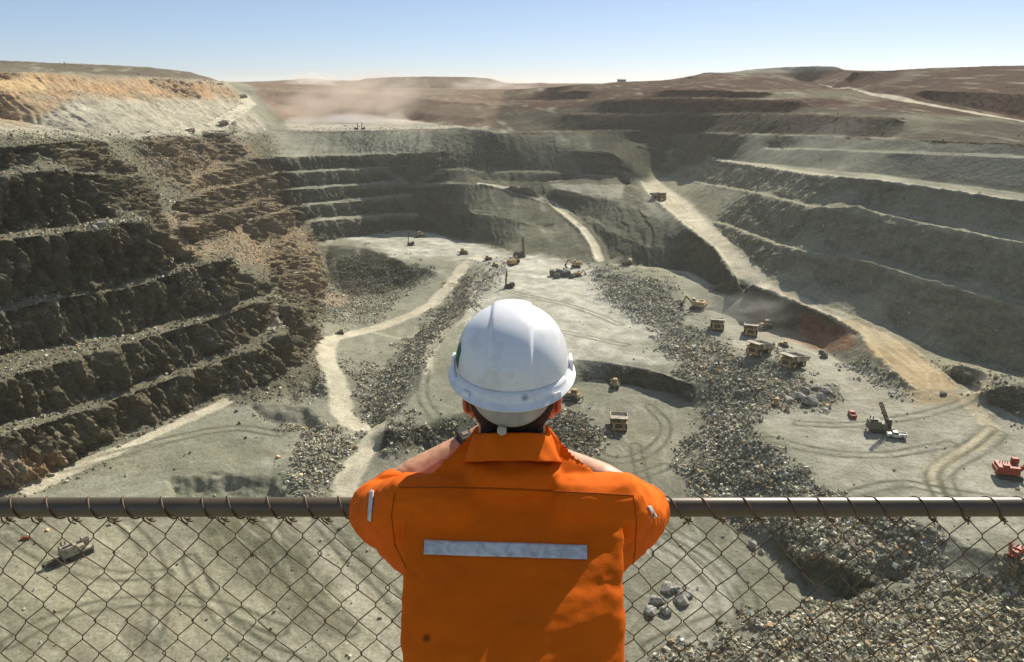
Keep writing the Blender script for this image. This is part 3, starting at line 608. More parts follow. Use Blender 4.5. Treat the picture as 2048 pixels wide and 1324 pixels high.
# ---- loose rubble: one object, far too many stones to count
triA, triB, triC = V[T[:, 0]], V[T[:, 1]], V[T[:, 2]]
tm = (triA+triB+triC)/3; tz = np.linalg.norm(tm, axis=1); tuv = proj(tm)
inv_ = (tm[:, 1] > 60) & (tuv[:, 0] > -250) & (tuv[:, 0] < 2300) & (tuv[:, 1] < 1400)
wr = (np.maximum(RUB**1.5*(.25+.75*sstep(-.3, .4, nC+nA)), .10*LEFT*(1-steep))[T].mean(1)+.001)*(1-ROAD[T].mean(1))*inv_
def rocks(n, wgt, smin, smax, name, mat):
    idx = rng.choice(len(T), n, p=wgt/wgt.sum()); r = rng.random((n, 2)); r[r.sum(1) > 1] = 1-r[r.sum(1) > 1]
    p = triA[idx]+(triB-triA)[idx]*r[:, :1]+(triC-triA)[idx]*r[:, 1:]
    d = np.linalg.norm(p, axis=1)
    s = smin*(smax/smin)**(rng.random(n)**3.6); s = np.maximum(s, d/1500)
    B = np.array([(-1,-1,-1),(1,-1,-1),(1,1,-1),(-1,1,-1),(-1,-1,1),(1,-1,1),(1,1,1),(-1,1,1)])*.5
    Q = np.array([(0,3,2,1),(4,5,6,7),(0,1,5,4),(1,2,6,5),(2,3,7,6),(3,0,4,7)])
    Tq = np.concatenate([Q[:, [0, 1, 2]], Q[:, [0, 2, 3]]])
    vb = B[None]*(1+rng.uniform(-.38, .3, (n, 8, 3)))
    vb *= rng.uniform(.55, 1.15, (n, 1, 3))
    q = rng.normal(size=(n, 4)); q /= np.linalg.norm(q, axis=1)[:, None]; a, b, c, e = q.T
    R = np.stack([1-2*(c*c+e*e), 2*(b*c-a*e), 2*(b*e+a*c), 2*(b*c+a*e), 1-2*(b*b+e*e), 2*(c*e-a*b), 2*(b*e-a*c), 2*(c*e+a*b), 1-2*(b*b+c*c)], 1).reshape(n, 3, 3)
    vb = np.einsum('nij,nkj->nki', R, vb)*s[:, None, None]+p[:, None, :]+np.array([0, 0, .18])*s[:, None, None]
    Vr = vb.reshape(-1, 3); Tr = (Tq[None]+8*np.arange(n)[:, None, None]).reshape(-1, 3)
    ob = new_mesh(name, Vr, Tr, mat, False)
    base = colr[T[idx, 0]]; tone = rng.lognormal(.22, .5, n)[:, None]*(.65*base+.35*C(.28, .255, .19)); 
    hue = rng.random(n); tone[hue > .88] *= [1.25, .95, .7]; tone = np.clip(tone, .03, .7)
    ca = ob.data.color_attributes.new('tone', 'FLOAT_COLOR', 'POINT'); cc = np.repeat(tone, 8, 0)
    ca.data.foreach_set('color', np.concatenate([cc, np.ones((len(cc), 1))], 1).astype(np.float32).ravel())
    ob['kind'] = 'stuff'; return ob
mS, tS, bS = node_mat('loose_stone'); bS.inputs['Roughness'].default_value = .9; bS.inputs['Specular IOR Level'].default_value = .15
aS = tS.nodes.new('ShaderNodeAttribute'); aS.attribute_name = 'tone'
nS = tS.nodes.new('ShaderNodeTexNoise'); nS.inputs['Scale'].default_value = 3; gS = tS.nodes.new('ShaderNodeNewGeometry'); tS.links.new(gS.outputs['Position'], nS.inputs['Vector'])
rS = tS.nodes.new('ShaderNodeMapRange'); rS.inputs['To Min'].default_value = .7; rS.inputs['To Max'].default_value = 1.3; tS.links.new(nS.outputs[0], rS.inputs[0])
sS = tS.nodes.new('ShaderNodeVectorMath'); sS.operation = 'SCALE'; tS.links.new(aS.outputs['Color'], sS.inputs[0]); tS.links.new(rS.outputs[0], sS.inputs['Scale']); tS.links.new(sS.outputs[0], bS.inputs['Base Color'])
rub = rocks(250000, wr, .16, 1.25, 'rubble', mS)
rub['label'] = 'loose grey rubble and broken rock on the pit slopes'; rub['category'] = 'rubble'

# ------------------------------------------------------------------ the dusty air over the pit
def box_obj(name, lo, hi, mat):
    bm = bmesh.new(); bmesh.ops.create_cube(bm, size=1)
    for v in bm.verts: v.co = Vector([(lo[i]+hi[i])/2+v.co[i]*(hi[i]-lo[i]) for i in range(3)])
    me = bpy.data.meshes.new(name); bm.to_mesh(me); bm.free(); me.materials.append(mat)
    o = bpy.data.objects.new(name, me); scene.collection.objects.link(o); return o
mh = bpy.data.materials.new('haze'); mh.use_nodes = True; t = mh.node_tree; t.nodes.remove(t.nodes['Principled BSDF'])
pv = t.nodes.new('ShaderNodeVolumePrincipled'); pv.inputs['Color'].default_value = (.96, .93, .86, 1); pv.inputs['Density'].default_value = HAZE; pv.inputs['Anisotropy'].default_value = .3
t.links.new(pv.outputs[0], t.nodes['Material Output'].inputs['Volume'])
mh.cycles.homogeneous_volume = True if hasattr(mh.cycles, 'homogeneous_volume') else None
hz = box_obj('haze', (-10500, -10500, -165), (10500, 10500, 40), mh); hz['kind'] = 'stuff'; hz['label'] = 'thin dusty haze hanging over the whole mine'; hz['category'] = 'haze'

def dust(name, px, t, rad_, dens, col, label, rot=0, seed=0):
    m = bpy.data.materials.new(name); m.use_nodes = True; q = m.node_tree; q.nodes.remove(q.nodes['Principled BSDF'])
    v_ = q.nodes.new('ShaderNodeVolumePrincipled'); v_.inputs['Color'].default_value = (*col, 1); v_.inputs['Anisotropy'].default_value = .2
    tc = q.nodes.new('ShaderNodeTexCoord'); n = q.nodes.new('ShaderNodeTexNoise'); n.inputs['Scale'].default_value = 2.2; n.inputs['Detail'].default_value = 4
    mp = q.nodes.new('ShaderNodeMapping'); mp.inputs['Location'].default_value = (seed, seed*2, 0); q.links.new(tc.outputs['Object'], mp.inputs['Vector']); q.links.new(mp.outputs[0], n.inputs['Vector'])
    ln = q.nodes.new('ShaderNodeVectorMath'); ln.operation = 'LENGTH'; q.links.new(tc.outputs['Object'], ln.inputs[0])
    fo = q.nodes.new('ShaderNodeMapRange'); fo.inputs['From Min'].default_value = 1; fo.inputs['From Max'].default_value = .15; q.links.new(ln.outputs['Value'], fo.inputs[0])
    nr = q.nodes.new('ShaderNodeMapRange'); nr.inputs['From Min'].default_value = .40; nr.inputs['From Max'].default_value = .68; q.links.new(n.outputs[0], nr.inputs[0])
    a_ = q.nodes.new('ShaderNodeMath'); a_.operation = 'MULTIPLY'; q.links.new(fo.outputs[0], a_.inputs[0]); q.links.new(nr.outputs[0], a_.inputs[1])
    b_ = q.nodes.new('ShaderNodeMath'); b_.operation = 'MULTIPLY'; b_.inputs[1].default_value = dens; q.links.new(a_.outputs[0], b_.inputs[0]); q.links.new(b_.outputs[0], v_.inputs['Density'])
    q.links.new(v_.outputs[0], q.nodes['Material Output'].inputs['Volume'])
    bm = bmesh.new(); bmesh.ops.create_icosphere(bm, subdivisions=3, radius=1); me = bpy.data.meshes.new(name); bm.to_mesh(me); bm.free(); me.materials.append(m)
    o = bpy.data.objects.new(name, me); scene.collection.objects.link(o); o.location = PT(px[0], px[1], t); o.scale = rad_; o.rotation_euler = (0, rad(rot), 0)
    o['kind'] = 'stuff'; o['label'] = label; o['category'] = 'dust cloud'
dust('dust_cloud', (690, 215), 1000, (115, 60, 46), .055, (.86, .73, .62), 'brown dust plume drifting over the far basin', -12, 1)
dust('dust_cloud', (690, 248), 960, (90, 36, 13), .22, (.97, .93, .88), 'white dust hugging the flat top of the far wall', 0, 2)
dust('dust_cloud', (625, 165), 1500, (60, 40, 24), .08, (.96, .90, .82), 'pale dust around the far mound on the skyline', 0, 3)
dust('dust_cloud', (985, 172), 1350, (85, 40, 18), .05, (.9, .82, .74), 'pale dust at the right end of the far flat hill', 0, 4)
dust('dust_cloud', (1740, 310), 560, (75, 40, 30), .016, (.85, .82, .76), 'thin grey dust above the upper right haul bench', 0, 5)
dust('dust_cloud', (1500, 620), 410, (30, 16, 10), .03, (.9, .88, .84), 'thin dust behind the row of trucks', 0, 6)
# ------------------------------------------------------------------ object toolkit
def mat(name, col, rough=.6, metal=0., spec=.3, var=.25, vs=6., bump=0., dirt=None):
    m, t, b = node_mat(name); b.inputs['Roughness'].default_value = rough; b.inputs['Metallic'].default_value = metal
    b.inputs['Specular IOR Level'].default_value = spec
    tc = t.nodes.new('ShaderNodeTexCoord'); n = t.nodes.new('ShaderNodeTexNoise'); n.inputs['Scale'].default_value = vs; n.inputs['Detail'].default_value = 5
    t.links.new(tc.outputs['Object'], n.inputs['Vector'])
    r = t.nodes.new('ShaderNodeValToRGB'); c = np.array(col); d = np.array(dirt if dirt else col)
    r.color_ramp.elements[0].position = .35; r.color_ramp.elements[1].position = .65
    r.color_ramp.elements[0].color = (*np.clip(d*(1-var), 0, 1), 1); r.color_ramp.elements[1].color = (*np.clip(c*(1+var*.5), 0, 1), 1)
    t.links.new(n.outputs[0], r.inputs[0]); t.links.new(r.outputs[0], b.inputs['Base Color'])
    if bump:
        bp = t.nodes.new('ShaderNodeBump'); bp.inputs['Strength'].default_value = bump; bp.inputs['Distance'].default_value = .02
        t.links.new(n.outputs[0], bp.inputs['Height']); t.links.new(bp.outputs[0], b.inputs['Normal'])
    return m
DUST = (.36, .32, .25)
M = dict(yel=mat('dusty_yellow_paint', (.48, .32, .11), .7, dirt=(.34, .28, .19), vs=.8), steel=mat('dusty_steel', (.22, .2, .16), .6, dirt=DUST, vs=.9),
         tyre=mat('tyre_rubber', (.035, .033, .03), .85, dirt=(.12, .11, .09), vs=2), dark=mat('dark_machinery', (.06, .058, .05), .7, vs=1.5),
         glass=mat('cab_glass', (.03, .04, .05), .1, spec=.6, var=.1), red=mat('red_paint', (.40, .045, .012), .55, dirt=(.22, .06, .03), vs=1),
         white=mat('white_paint', (.75, .75, .72), .45, dirt=(.5, .48, .42), vs=1.5), bed=mat('worn_dump_body', (.46, .41, .31), .7, dirt=(.25, .22, .17), vs=.7),
         green=mat('drab_green_paint', (.13, .14, .09), .6, dirt=(.2, .19, .14), vs=1), hub=mat('wheel_hub', (.45, .33, .12), .6, vs=2))
class MB:
    def __init__(s): s.bm = bmesh.new()
    def hexa(s, pts):                  # 8 corners: bottom ring then top ring
        v = [s.bm.verts.new(p) for p in pts]
        for f in ((0,3,2,1),(4,5,6,7),(0,1,5,4),(1,2,6,5),(2,3,7,6),(3,0,4,7)): s.bm.faces.new([v[i] for i in f])
        return s
    def box(s, x0, x1, y0, y1, z0, z1, tx=0, ty=0):    # tx, ty shrink the top
        return s.hexa([(x0,y0,z0),(x1,y0,z0),(x1,y1,z0),(x0,y1,z0),(x0+tx,y0+ty,z1),(x1-tx,y0+ty,z1),(x1-tx,y1-ty,z1),(x0+tx,y1-ty,z1)])
    def prism(s, prof, y0, y1):        # profile in x, z extruded along y
        a = [s.bm.verts.new((x, y0, z)) for x, z in prof]; b = [s.bm.verts.new((x, y1, z)) for x, z in prof]; n = len(prof)
        s.bm.faces.new(a); s.bm.faces.new(b[::-1])
        for i in range(n): s.bm.faces.new((a[i], b[i], b[(i+1) % n], a[(i+1) % n]))
        return s
    def tube(s, p, q, r, r2=None, n=12):
        p, q = Vector(p), Vector(q); d = q-p; R = d.to_track_quat('Z', 'Y').to_matrix().to_4x4(); R.translation = (p+q)/2
        bmesh.ops.create_cone(s.bm, cap_ends=True, segments=n, radius1=r, radius2=r if r2 is None else r2, depth=d.length, matrix=R); return s
    def beam(s, p, q, wd, h):
        p, q = Vector(p), Vector(q); d = (q-p).normalized(); sdv = d.cross(Vector((0, 0, 1)));
        sdv = Vector((0, 1, 0)) if sdv.length < 1e-3 else sdv.normalized(); up = sdv.cross(d)
        c = []
        for e in (p, q):
            c.append([e+sdv*wd/2*a+up*h/2*b for a, b in ((-1,-1),(1,-1),(1,1),(-1,1))])
        return s.hexa(c[0]+c[1])
    def build(s, name, m, parent=None, smooth=False, bevel=0):
        bmesh.ops.recalc_face_normals(s.bm, faces=s.bm.faces)
        if bevel: bmesh.ops.bevel(s.bm, geom=s.bm.edges, offset=bevel, segments=1, affect='EDGES')
        me = bpy.data.meshes.new(name); s.bm.to_mesh(me); s.bm.free(); me.materials.append(M[m] if isinstance(m, str) else m)
        if smooth:
            for p in me.polygons: p.use_smooth = True
        o = bpy.data.objects.new(name, me); scene.collection.objects.link(o)
        if parent: o.parent = parent
        return o
def tag(o, label=None, cat=None, group=None, kind=None):
    if label: o['label'] = label
    if cat: o['category'] = cat
    if group: o['group'] = group
    if kind: o['kind'] = kind
    return o
def root(name, label=None, cat=None, group=None):
    o = bpy.data.objects.new(name, None); scene.collection.objects.link(o); return tag(o, label, cat, group)
def copy_tree(o, parent=None):
    c = o.copy(); scene.collection.objects.link(c); c.parent = parent
    for ch in [x for x in scene.objects if x.parent is o]: copy_tree(ch, c)
    return c
bpy.context.view_layer.update()
def hit(u, v):
    d = Vector(ray(u, v)).normalized(); ok, loc, nr, _ = ground.ray_cast(Vector((0, 0, 0))+d*3, d)
    if not ok: print('miss', u, v); return Vector(P(u, v, -130)), Vector((0, 0, 1))
    return loc, nr
def smooth_ground(p, r):               # height of the ground under a footprint
    m = (np.abs(V[:, 0]-p.x) < r) & (np.abs(V[:, 1]-p.y) < r)
    return float(np.median(V[m, 2])) if m.any() else p.z
def put(o, u, v, heading, s=1., r=3., lift=0., tilt=0):
    p, _ = hit(u, v); p.z = smooth_ground(p, r)+lift
    o.location = p; o.rotation_euler = (0, -rad(tilt), rad(heading)); o.scale = (s, s, s); return o
# ------------------------------------------------------------------ haul trucks (front towards +X)
def make_truck():
    t = root('haul_truck')
    b = MB(); b.box(-4.6, 5.2, -1.3, 1.3, 1.6, 2.6).box(4.2, 6.2, -3.2, 3.2, 1.2, 2.0).box(3.2, 6.1, -2.6, 2.6, 2.0, 4.3).box(-5.2, -3.0, -1.0, 1.0, 1.1, 2.3)
    b.box(3.0, 6.3, -3.5, 3.5, 4.3, 4.5); ch = b.build('chassis', 'yel', t)
    g = MB(); g.box(6.1, 6.22, -1.5, 1.5, 2.2, 4.0); g.build('radiator_grille', 'dark', t)
    bd = MB()                          # the dump body: floor, sides, head board and canopy over the cab
    W = 3.65
    bd.prism([(-6.6, 3.9), (-5.4, 2.75), (2.3, 3.35), (3.2, 6.1), (2.9, 6.3), (-6.7, 4.3)], -W, -W+.25)
    bd.prism([(-6.6, 3.9), (-5.4, 2.75), (2.3, 3.35), (3.2, 6.1), (2.9, 6.3), (-6.7, 4.3)], W-.25, W)
    bd.prism([(-6.6, 3.9), (-5.4, 2.75), (2.3, 3.35), (2.2, 3.6), (-5.35, 3.0), (-6.5, 4.1)], -W+.25, W-.25)
    bd.prism([(2.3, 3.4), (3.2, 6.1), (2.95, 6.15), (2.1, 3.6)], -W+.25, W-.25)
    bd.prism([(2.9, 6.05), (6.4, 6.35), (6.4, 6.6), (2.9, 6.32)], -W, W)
    for x in (-4, -2.2, -.4, 1.4): bd.box(x, x+.3, -W-.12, -W, 3.2, 4.9).box(x, x+.3, W, W+.12, 3.2, 4.9)
    bd.build('dump_body', 'bed', t)
    cb = MB(); cb.box(3.7, 5.6, .9, 3.1, 4.5, 6.05, .1, .1); c = cb.build('cab', 'yel', t)
    wn = MB(); wn.box(5.52, 5.64, 1.1, 2.9, 5.0, 5.8).box(3.95, 5.3, 3.0, 3.1, 5.0, 5.8); wn.build('window', 'glass', c)
    for sy in (-1, 1):
        w_ = MB(); w_.tube((4.1, sy*2.35, 1.75), (4.1, sy*3.5, 1.75), 1.75, n=20); o = w_.build('wheel', 'tyre', t, bevel=.0)
        h = MB(); h.tube((4.1, sy*3.48, 1.75), (4.1, sy*3.58, 1.75), .8, n=14); h.build('hub', 'hub', o)
        for k in (0, 1):
            w_ = MB(); w_.tube((-2.4, sy*(1.25+1.2*k), 1.75), (-2.4, sy*(2.35+1.2*k), 1.75), 1.75, n=20); o = w_.build('wheel', 'tyre', t)
            if k: h = MB(); h.tube((-2.4, sy*3.5, 1.75), (-2.4, sy*3.62, 1.75), .9, n=14); h.build('hub', 'hub', o)
        l = MB(); l.box(6.2, 6.3, sy*2.2-.3, sy*2.2+.3, 2.3, 2.7); l.build('headlight', 'white', t)
    ld = MB(); ld.beam((6.6, 2.2, 1.2), (6.1, 2.6, 4.4), .08, .08).beam((6.6, 1.5, 1.2), (6.1, 1.9, 4.4), .08, .08)
    for k in range(7): ld.beam((6.6-.07*k, 2.2+.06*k, 1.3+.45*k), (6.6-.07*k, 1.5+.06*k, 1.3+.45*k), .05, .05)
    ld.build('ladder', 'yel', t); ld = MB()
    for x in np.linspace(3.1, 6.2, 5): ld.beam((x, -3.45, 4.5), (x, -3.45, 5.5), .06, .06)
    ld.beam((3.1, -3.45, 5.5), (6.2, -3.45, 5.5), .06, .06); ld.build('handrail', 'yel', t)
    return t
tr0 = make_truck(); first = [tr0]
def inst(first, mk=None):
    return first.pop() if first else copy_tree(mk)
G_T = 'haul trucks working in the pit'
for u, v, hd, s, lb in [
    (1237, 853, -97, .95, 'nearest haul truck, facing the viewer on the floor right of the white hard hat'),
    (1434, 657, -104, .95, 'tan haul truck facing the viewer, first in the row next to the yellow shovel'),
    (1501, 668, -108, .95, 'tan haul truck facing the viewer with a small dozer right beside it'),
    (1519, 706, -142, 1.0, 'haul truck turned to the left behind the pointed rubble mound'),
    (1587, 730, -145, 1.0, 'haul truck turned to the left, rightmost of the row on the tan bench road'),
    (1316, 399, -56, 1.0, 'lone haul truck coming down the wide pale ramp road from its hairpin'),
    (380, 265, 15, .6, 'tiny dark haul truck at the foot of the upper left ramp, lowest of three'),
    (447, 249, 40, .65, 'tiny haul truck halfway up the upper left ramp'),
    (487, 196, 60, .75, 'tiny haul truck near the top of the upper left ramp'),
    (1252, 529, 8, .62, 'small yellow haul truck on the bench track at the foot of the grey wall')]:
    t = inst(first, tr0); put(t, u, v, hd, s, 4, 0, -4 if u == 1316 else 0); tag(t, lb, 'haul truck', G_T)
# ------------------------------------------------------------------ excavators / shovels (boom towards +X)
def make_shovel(cm, name='excavator'):
    t = root(name)
    for sy in (-1, 1):
        b = MB(); b.prism([(-4, .4), (-3.4, 0), (3.4, 0), (4, .4), (4, 1.3), (3.3, 1.7), (-3.3, 1.7), (-4, 1.3)], sy*2.7-.7, sy*2.7+.7); b.build('track', 'dark', t)
    b = MB(); b.tube((0, 0, .8), (0, 0, 2.3), 1.7, n=16).box(-2, 2, -2.2, 2.2, .6, 1.5); b.build('undercarriage', 'dark', t)
    b = MB(); b.box(-5.2, 2.6, -3.1, 3.1, 2.3, 5.2, .15, .15).box(-5.6, -4.6, -3.0, 3.0, 2.2, 4.2).box(-3.4, -1.2, -2.6, -1.0, 5.2, 5.9); bd = b.build('house', cm, t)
    for k in range(4): b = MB(); b.tube((-3.6+k*.9, 1.6, 5.2), (-3.6+k*.9, 1.6, 6.2), .16, n=8); b.build('exhaust', 'dark', bd)
    b = MB(); b.box(.4, 2.9, 1.2, 3.2, 5.25, 7.4, .1, .1); c = b.build('cab', 'white' if cm == 'yel' else cm, t)
    b = MB(); b.box(2.8, 2.95, 1.35, 3.05, 6.0, 7.1).box(.7, 2.6, 3.12, 3.22, 6.0, 7.1); b.build('window', 'glass', c)
    b = MB(); b.prism([(2.0, 3.0), (2.6, 2.6), (7.4, 6.8), (7.9, 7.8), (7.1, 8.0), (6.2, 7.3)], -.7, .7); bo = b.build('boom', cm, t)
    b = MB(); b.tube((2.7, -.95, 2.7), (6.3, -.95, 6.4), .18, n=8).tube((2.7, .95, 2.7), (6.3, .95, 6.4), .18, n=8); b.build('cylinder', 'steel', bo)
    b = MB(); b.prism([(7.1, 7.9), (8.0, 7.8), (9.7, 3.3), (9.1, 2.9), (7.2, 6.8)], -.5, .5); b.build('stick', cm, t)
    b = MB(); b.prism([(9.0, 3.4), (10.3, 3.3), (11.0, 1.6), (10.2, .2), (8.3, .1), (8.2, .5), (9.6, .9), (9.9, 1.9), (9.1, 2.7)], -1.6, -1.4)
    b.prism([(9.0, 3.4), (10.3, 3.3), (11.0, 1.6), (10.2, .2), (8.3, .1), (8.2, .5), (9.6, .9), (9.9, 1.9), (9.1, 2.7)], 1.4, 1.6)
    b.prism([(9.1, 3.4), (10.3, 3.3), (11.0, 1.6), (10.2, .2), (8.3, .1), (8.3, .35), (10.0, .5), (10.6, 1.6), (10.0, 3.0), (9.1, 3.1)], -1.4, 1.4)
    for k in range(5): b.box(7.8, 8.35, -1.4+k*.62, -1.15+k*.62, .1, .3)
    b.build('bucket', 'dark', t)
    return t
G_E = 'excavators at work on the pit floor'
eY = make_shovel('yel'); put(eY, 1394, 618, 150, .88, 4); tag(eY, 'big yellow mining shovel digging in the small alcove behind the row of trucks', 'excavator', G_E)
e = copy_tree(eY); put(e, 1152, 534, 185, .75, 3); tag(e, 'yellow excavator beside the grey boulder heap on the far floor', 'excavator', G_E)
e = copy_tree(eY); put(e, 1025, 530, 60, .8, 3); tag(e, 'yellow green excavator on the pale plain right of the tall drill mast', 'excavator', G_E)
e = copy_tree(eY); put(e, 1157, 552, 20, .5, 3); tag(e, 'small dark excavator at the right end of the grey boulder heap', 'excavator', G_E)
eR = make_shovel('red'); put(eR, 2018, 954, -14, .82, 3); tag(eR, 'bright red excavator at the right edge of the pale plateau', 'excavator', G_E)
# ------------------------------------------------------------------ drill rigs
def make_drill(cm, mast_len, lean, s_h=1.):
    t = root('drill_rig')
    for sy in (-1, 1):
        b = MB(); b.prism([(-3, .3), (-2.5, 0), (2.5, 0), (3, .3), (3, 1.0), (2.4, 1.25), (-2.4, 1.25), (-3, 1.0)], sy*1.7-.4, sy*1.7+.4); b.build('track', 'dark', t)
    b = MB(); b.box(-4.6, 3.4, -1.9, 1.9, 1.3, 1.8).box(-4.4, -.6, -1.7, 1.7, 1.8, 3.9, .1, .1).box(-.4, 1.2, -1.8, -.4, 1.8, 3.2).box(-.4, 1.2, .3, 1.7, 1.8, 2.9); b.build('deck', cm, t)
    b = MB(); b.tube((-3.6, .9, 3.8), (-3.6, .9, 4.9), .18, n=8); b.build('exhaust', 'dark', t); b = MB(); b.tube((-2.6, .9, 3.8), (-2.6, .9, 4.7), .18, n=8); b.build('exhaust', 'dark', t); b = MB(); b.tube((-4.0, -.9, 4.05), (-1.6, -.9, 4.05), .35, n=10); b.build('air_tank', 'dark', t)
    b = MB(); b.box(1.4, 3.2, .3, 1.9, 1.8, 4.0, .08, .08); c = b.build('cab', cm, t)
    b = MB(); b.box(3.12, 3.25, .45, 1.75, 2.6, 3.7); b.build('window', 'glass', c)
    b = MB(); L = mast_len; ca, sa = math.cos(lean), math.sin(lean); base = Vector((2.6, -.8, .8)); d = Vector((-sa, 0, ca)); n_ = Vector((ca, 0, sa))
    cs = [base+n_*a*.5+Vector((0, e_*.5, 0)) for a, e_ in ((-1,-1),(1,-1),(1,1),(-1,1))]
    for c_ in cs: b.beam(c_, c_+d*L, .16, .16)
    k = 0.
    while k < L-.9:
        for i in range(4):
            j = (i+1) % 4; b.beam(cs[i]+d*k, cs[j]+d*(k+.9), .08, .08); b.beam(cs[i]+d*k, cs[j]+d*k, .08, .08)
        k += .9
    b.hexa([cs[0]+d*L, cs[1]+d*L, cs[2]+d*L, cs[3]+d*L, cs[0]+d*(L+.5), cs[1]+d*(L+.5), cs[2]+d*(L+.5), cs[3]+d*(L+.5)])
    b.tube(base+d*.3, base+d*(L-.5), .2, n=8); m_ = b.build('mast', 'dark' if cm != 'red' else 'red', t)
    b = MB(); h_ = base+d*(L*.55); b.tube(h_+Vector((0, 0, .7)), h_-Vector((0, 0, .7)), .42, n=10); b.build('drill_head', 'steel', m_)
    for x, y in ((-4.2, -1.6), (-4.2, 1.6), (3.2, -1.8), (3.2, 1.8)):
        b = MB(); b.tube((x, y, 0), (x, y, 2.2), .14, n=8).tube((x, y, 0), (x, y, .15), .45, n=10); b.build('jack', 'steel', t)
    return t
G_D = 'drill rigs on the pit benches'
d1 = make_drill('green', 10, rad(24)); put(d1, 1762, 862, 172, 1.1, 2); d1.rotation_euler.z = rad(-8); tag(d1, 'dark drill rig with raised leaning mast beside the white utility truck', 'drill rig', G_D)
d2 = make_drill('bed', 11.5, rad(88)); put(d2, 158, 1108, 50, 1.1, 2); tag(d2, 'pale drill rig with lowered lattice mast seen through the left fence', 'drill rig', G_D)
d3 = make_drill('dark', 13, rad(4)); put(d3, 1018, 576, 200, .8, 2); tag(d3, 'black drill rig on the pale plain above the white helmet', 'drill rig', G_D)
d4 = copy_tree(d3); put(d4, 1040, 515, 30, 1.1, 2); tag(d4, 'very tall thin drill mast at the foot of the far dark wall', 'drill rig', G_D)
d5 = copy_tree(d3); put(d5, 821, 491, 190, .75, 2); tag(d5, 'small dark drill rig on the flat edge above the dark dump slope', 'drill rig', G_D)
d6 = copy_tree(d3); put(d6, 713, 259, 30, .5, 2); tag(d6, 'left one of two tiny drill rigs on the far wall top in the dust', 'drill rig', G_D)
d7 = copy_tree(d3); put(d7, 726, 259, 210, .5, 2); tag(d7, 'right one of two tiny drill rigs on the far wall top in the dust', 'drill rig', G_D)
d8 = make_drill('red', 8, rad(-20)); put(d8, 2030, 1112, 215, .62, 2); tag(d8, 'red drill rig with raised mast behind the fence at the far right', 'drill rig', G_D)
# ------------------------------------------------------------------ dozers and wheel loaders
def make_dozer(cm):
    t = root('bulldozer')
    for sy in (-1, 1):
        b = MB(); b.prism([(-2.6, .5), (-2.1, 0), (1.9, 0), (2.5, .5), (2.2, 1.2), (-.4, 1.9), (-2.2, 1.4)], sy*1.35-.35, sy*1.35+.35); b.build('track', 'dark', t)
    b = MB(); b.box(-2.2, 2.4, -.95, .95, .9, 2.3).box(.4, 2.5, -.7, .7, 2.3, 2.6); b.build('engine_hood', cm, t)
    b = MB(); b.box(-1.8, .2, -.9, .9, 2.3, 3.9, .12, .1); c = b.build('cab', cm, t)
    b = MB(); b.box(.12, .24, -.75, .75, 2.8, 3.6).box(-1.5, 0, -.93, -.83, 2.8, 3.6).box(-1.5, 0, .83, .93, 2.8, 3.6); b.build('window', 'glass', c)
    b = MB(); b.prism([(3.0, .1), (3.3, .1), (3.1, .9), (3.4, 1.9), (3.1, 1.9), (2.8, .9)], -2.2, 2.2).beam((0, -1.8, .8), (3, -1.8, .7), .2, .3).beam((0, 1.8, .8), (3, 1.8, .7), .2, .3); b.build('blade', 'steel', t)
    b = MB(); b.beam((-2.2, 0, 1.2), (-3.6, 0, 1.4), .5, .4).beam((-3.6, 0, 1.9), (-3.7, 0, .2), .3, .3); b.build('ripper', 'steel', t)
    return t
G_Z = 'bulldozers in the pit'
z0 = make_dozer('yel'); fz = [z0]
for u, v, hd, s, lb in [(1530, 657, 200, 1.2, 'small yellow dozer right beside the third haul truck of the row'), (1568, 693, 120, .75, 'tiny orange dozer just above the rightmost haul truck of the row'),
                        (1553, 811, 70, .9, 'small yellow dozer left of the pale boulders'), (1144, 800, 160, 1.35, 'yellow bulldozer close to the right rim of the white helmet'),
                        (1230, 773, 80, 1.1, 'yellow bulldozer at the foot of the dark cut above the nearest truck'),
                        (841, 474, 20, 1.3, 'greenish dozer on the far pale bench near the dark wall'), (927, 508, 0, 1.2, 'yellow dozer on the far road junction'),
                        (976, 520, 10, .9, 'small orange dozer right of the far road junction'), (990, 534, 0, .9, 'small dark dozer by the track left of the yellow green excavator'),
                        (681, 668, 200, .75, 'small orange dozer next to the bend of the winding road'), (775, 466, 0, .9, 'tiny red dozer under the lowest far bench')]:
    o = inst(fz, z0); put(o, u, v, hd, s, 2); tag(o, lb, 'bulldozer', G_Z)
# ------------------------------------------------------------------ light vehicles
def make_ute(cm):
    t = root('utility_truck')
    b = MB(); b.box(-2.6, 2.6, -.95, .95, .5, 1.1, .03, .03).box(-.6, 1.3, -.88, .88, 1.1, 1.85, .3, .12).box(1.2, 2.6, -.88, .88, 1.1, 1.3, .1, .06); b.build('body', cm, t)
    b = MB(); b.box(-2.6, -.7, -.95, -.87, 1.1, 1.5).box(-2.6, -.7, .87, .95, 1.1, 1.5).box(-2.66, -2.58, -.9, .9, 1.1, 1.5); b.build('tray', cm, t)
    b = MB(); b.hexa([(1.12,-.75,1.2),(1.34,-.75,1.2),(1.34,.75,1.2),(1.12,.75,1.2),(.95,-.7,1.78),(1.05,-.7,1.78),(1.05,.7,1.78),(.95,.7,1.78)]).box(-.4, .9, -.9, -.84, 1.25, 1.7).box(-.4, .9, .84, .9, 1.25, 1.7); b.build('window', 'glass', t)
    for x in (-1.6, 1.6):
        for sy in (-1, 1):
            b = MB(); b.tube((x, sy*.7, .4), (x, sy*1.0, .4), .4, n=14); b.build('wheel', 'tyre', t)
    return t
u1 = make_ute('white'); put(u1, 1792, 875, 165, 1.25, 1.5); tag(u1, 'white utility truck parked below the dark drill rig', 'utility truck', 'light vehicles in the pit')
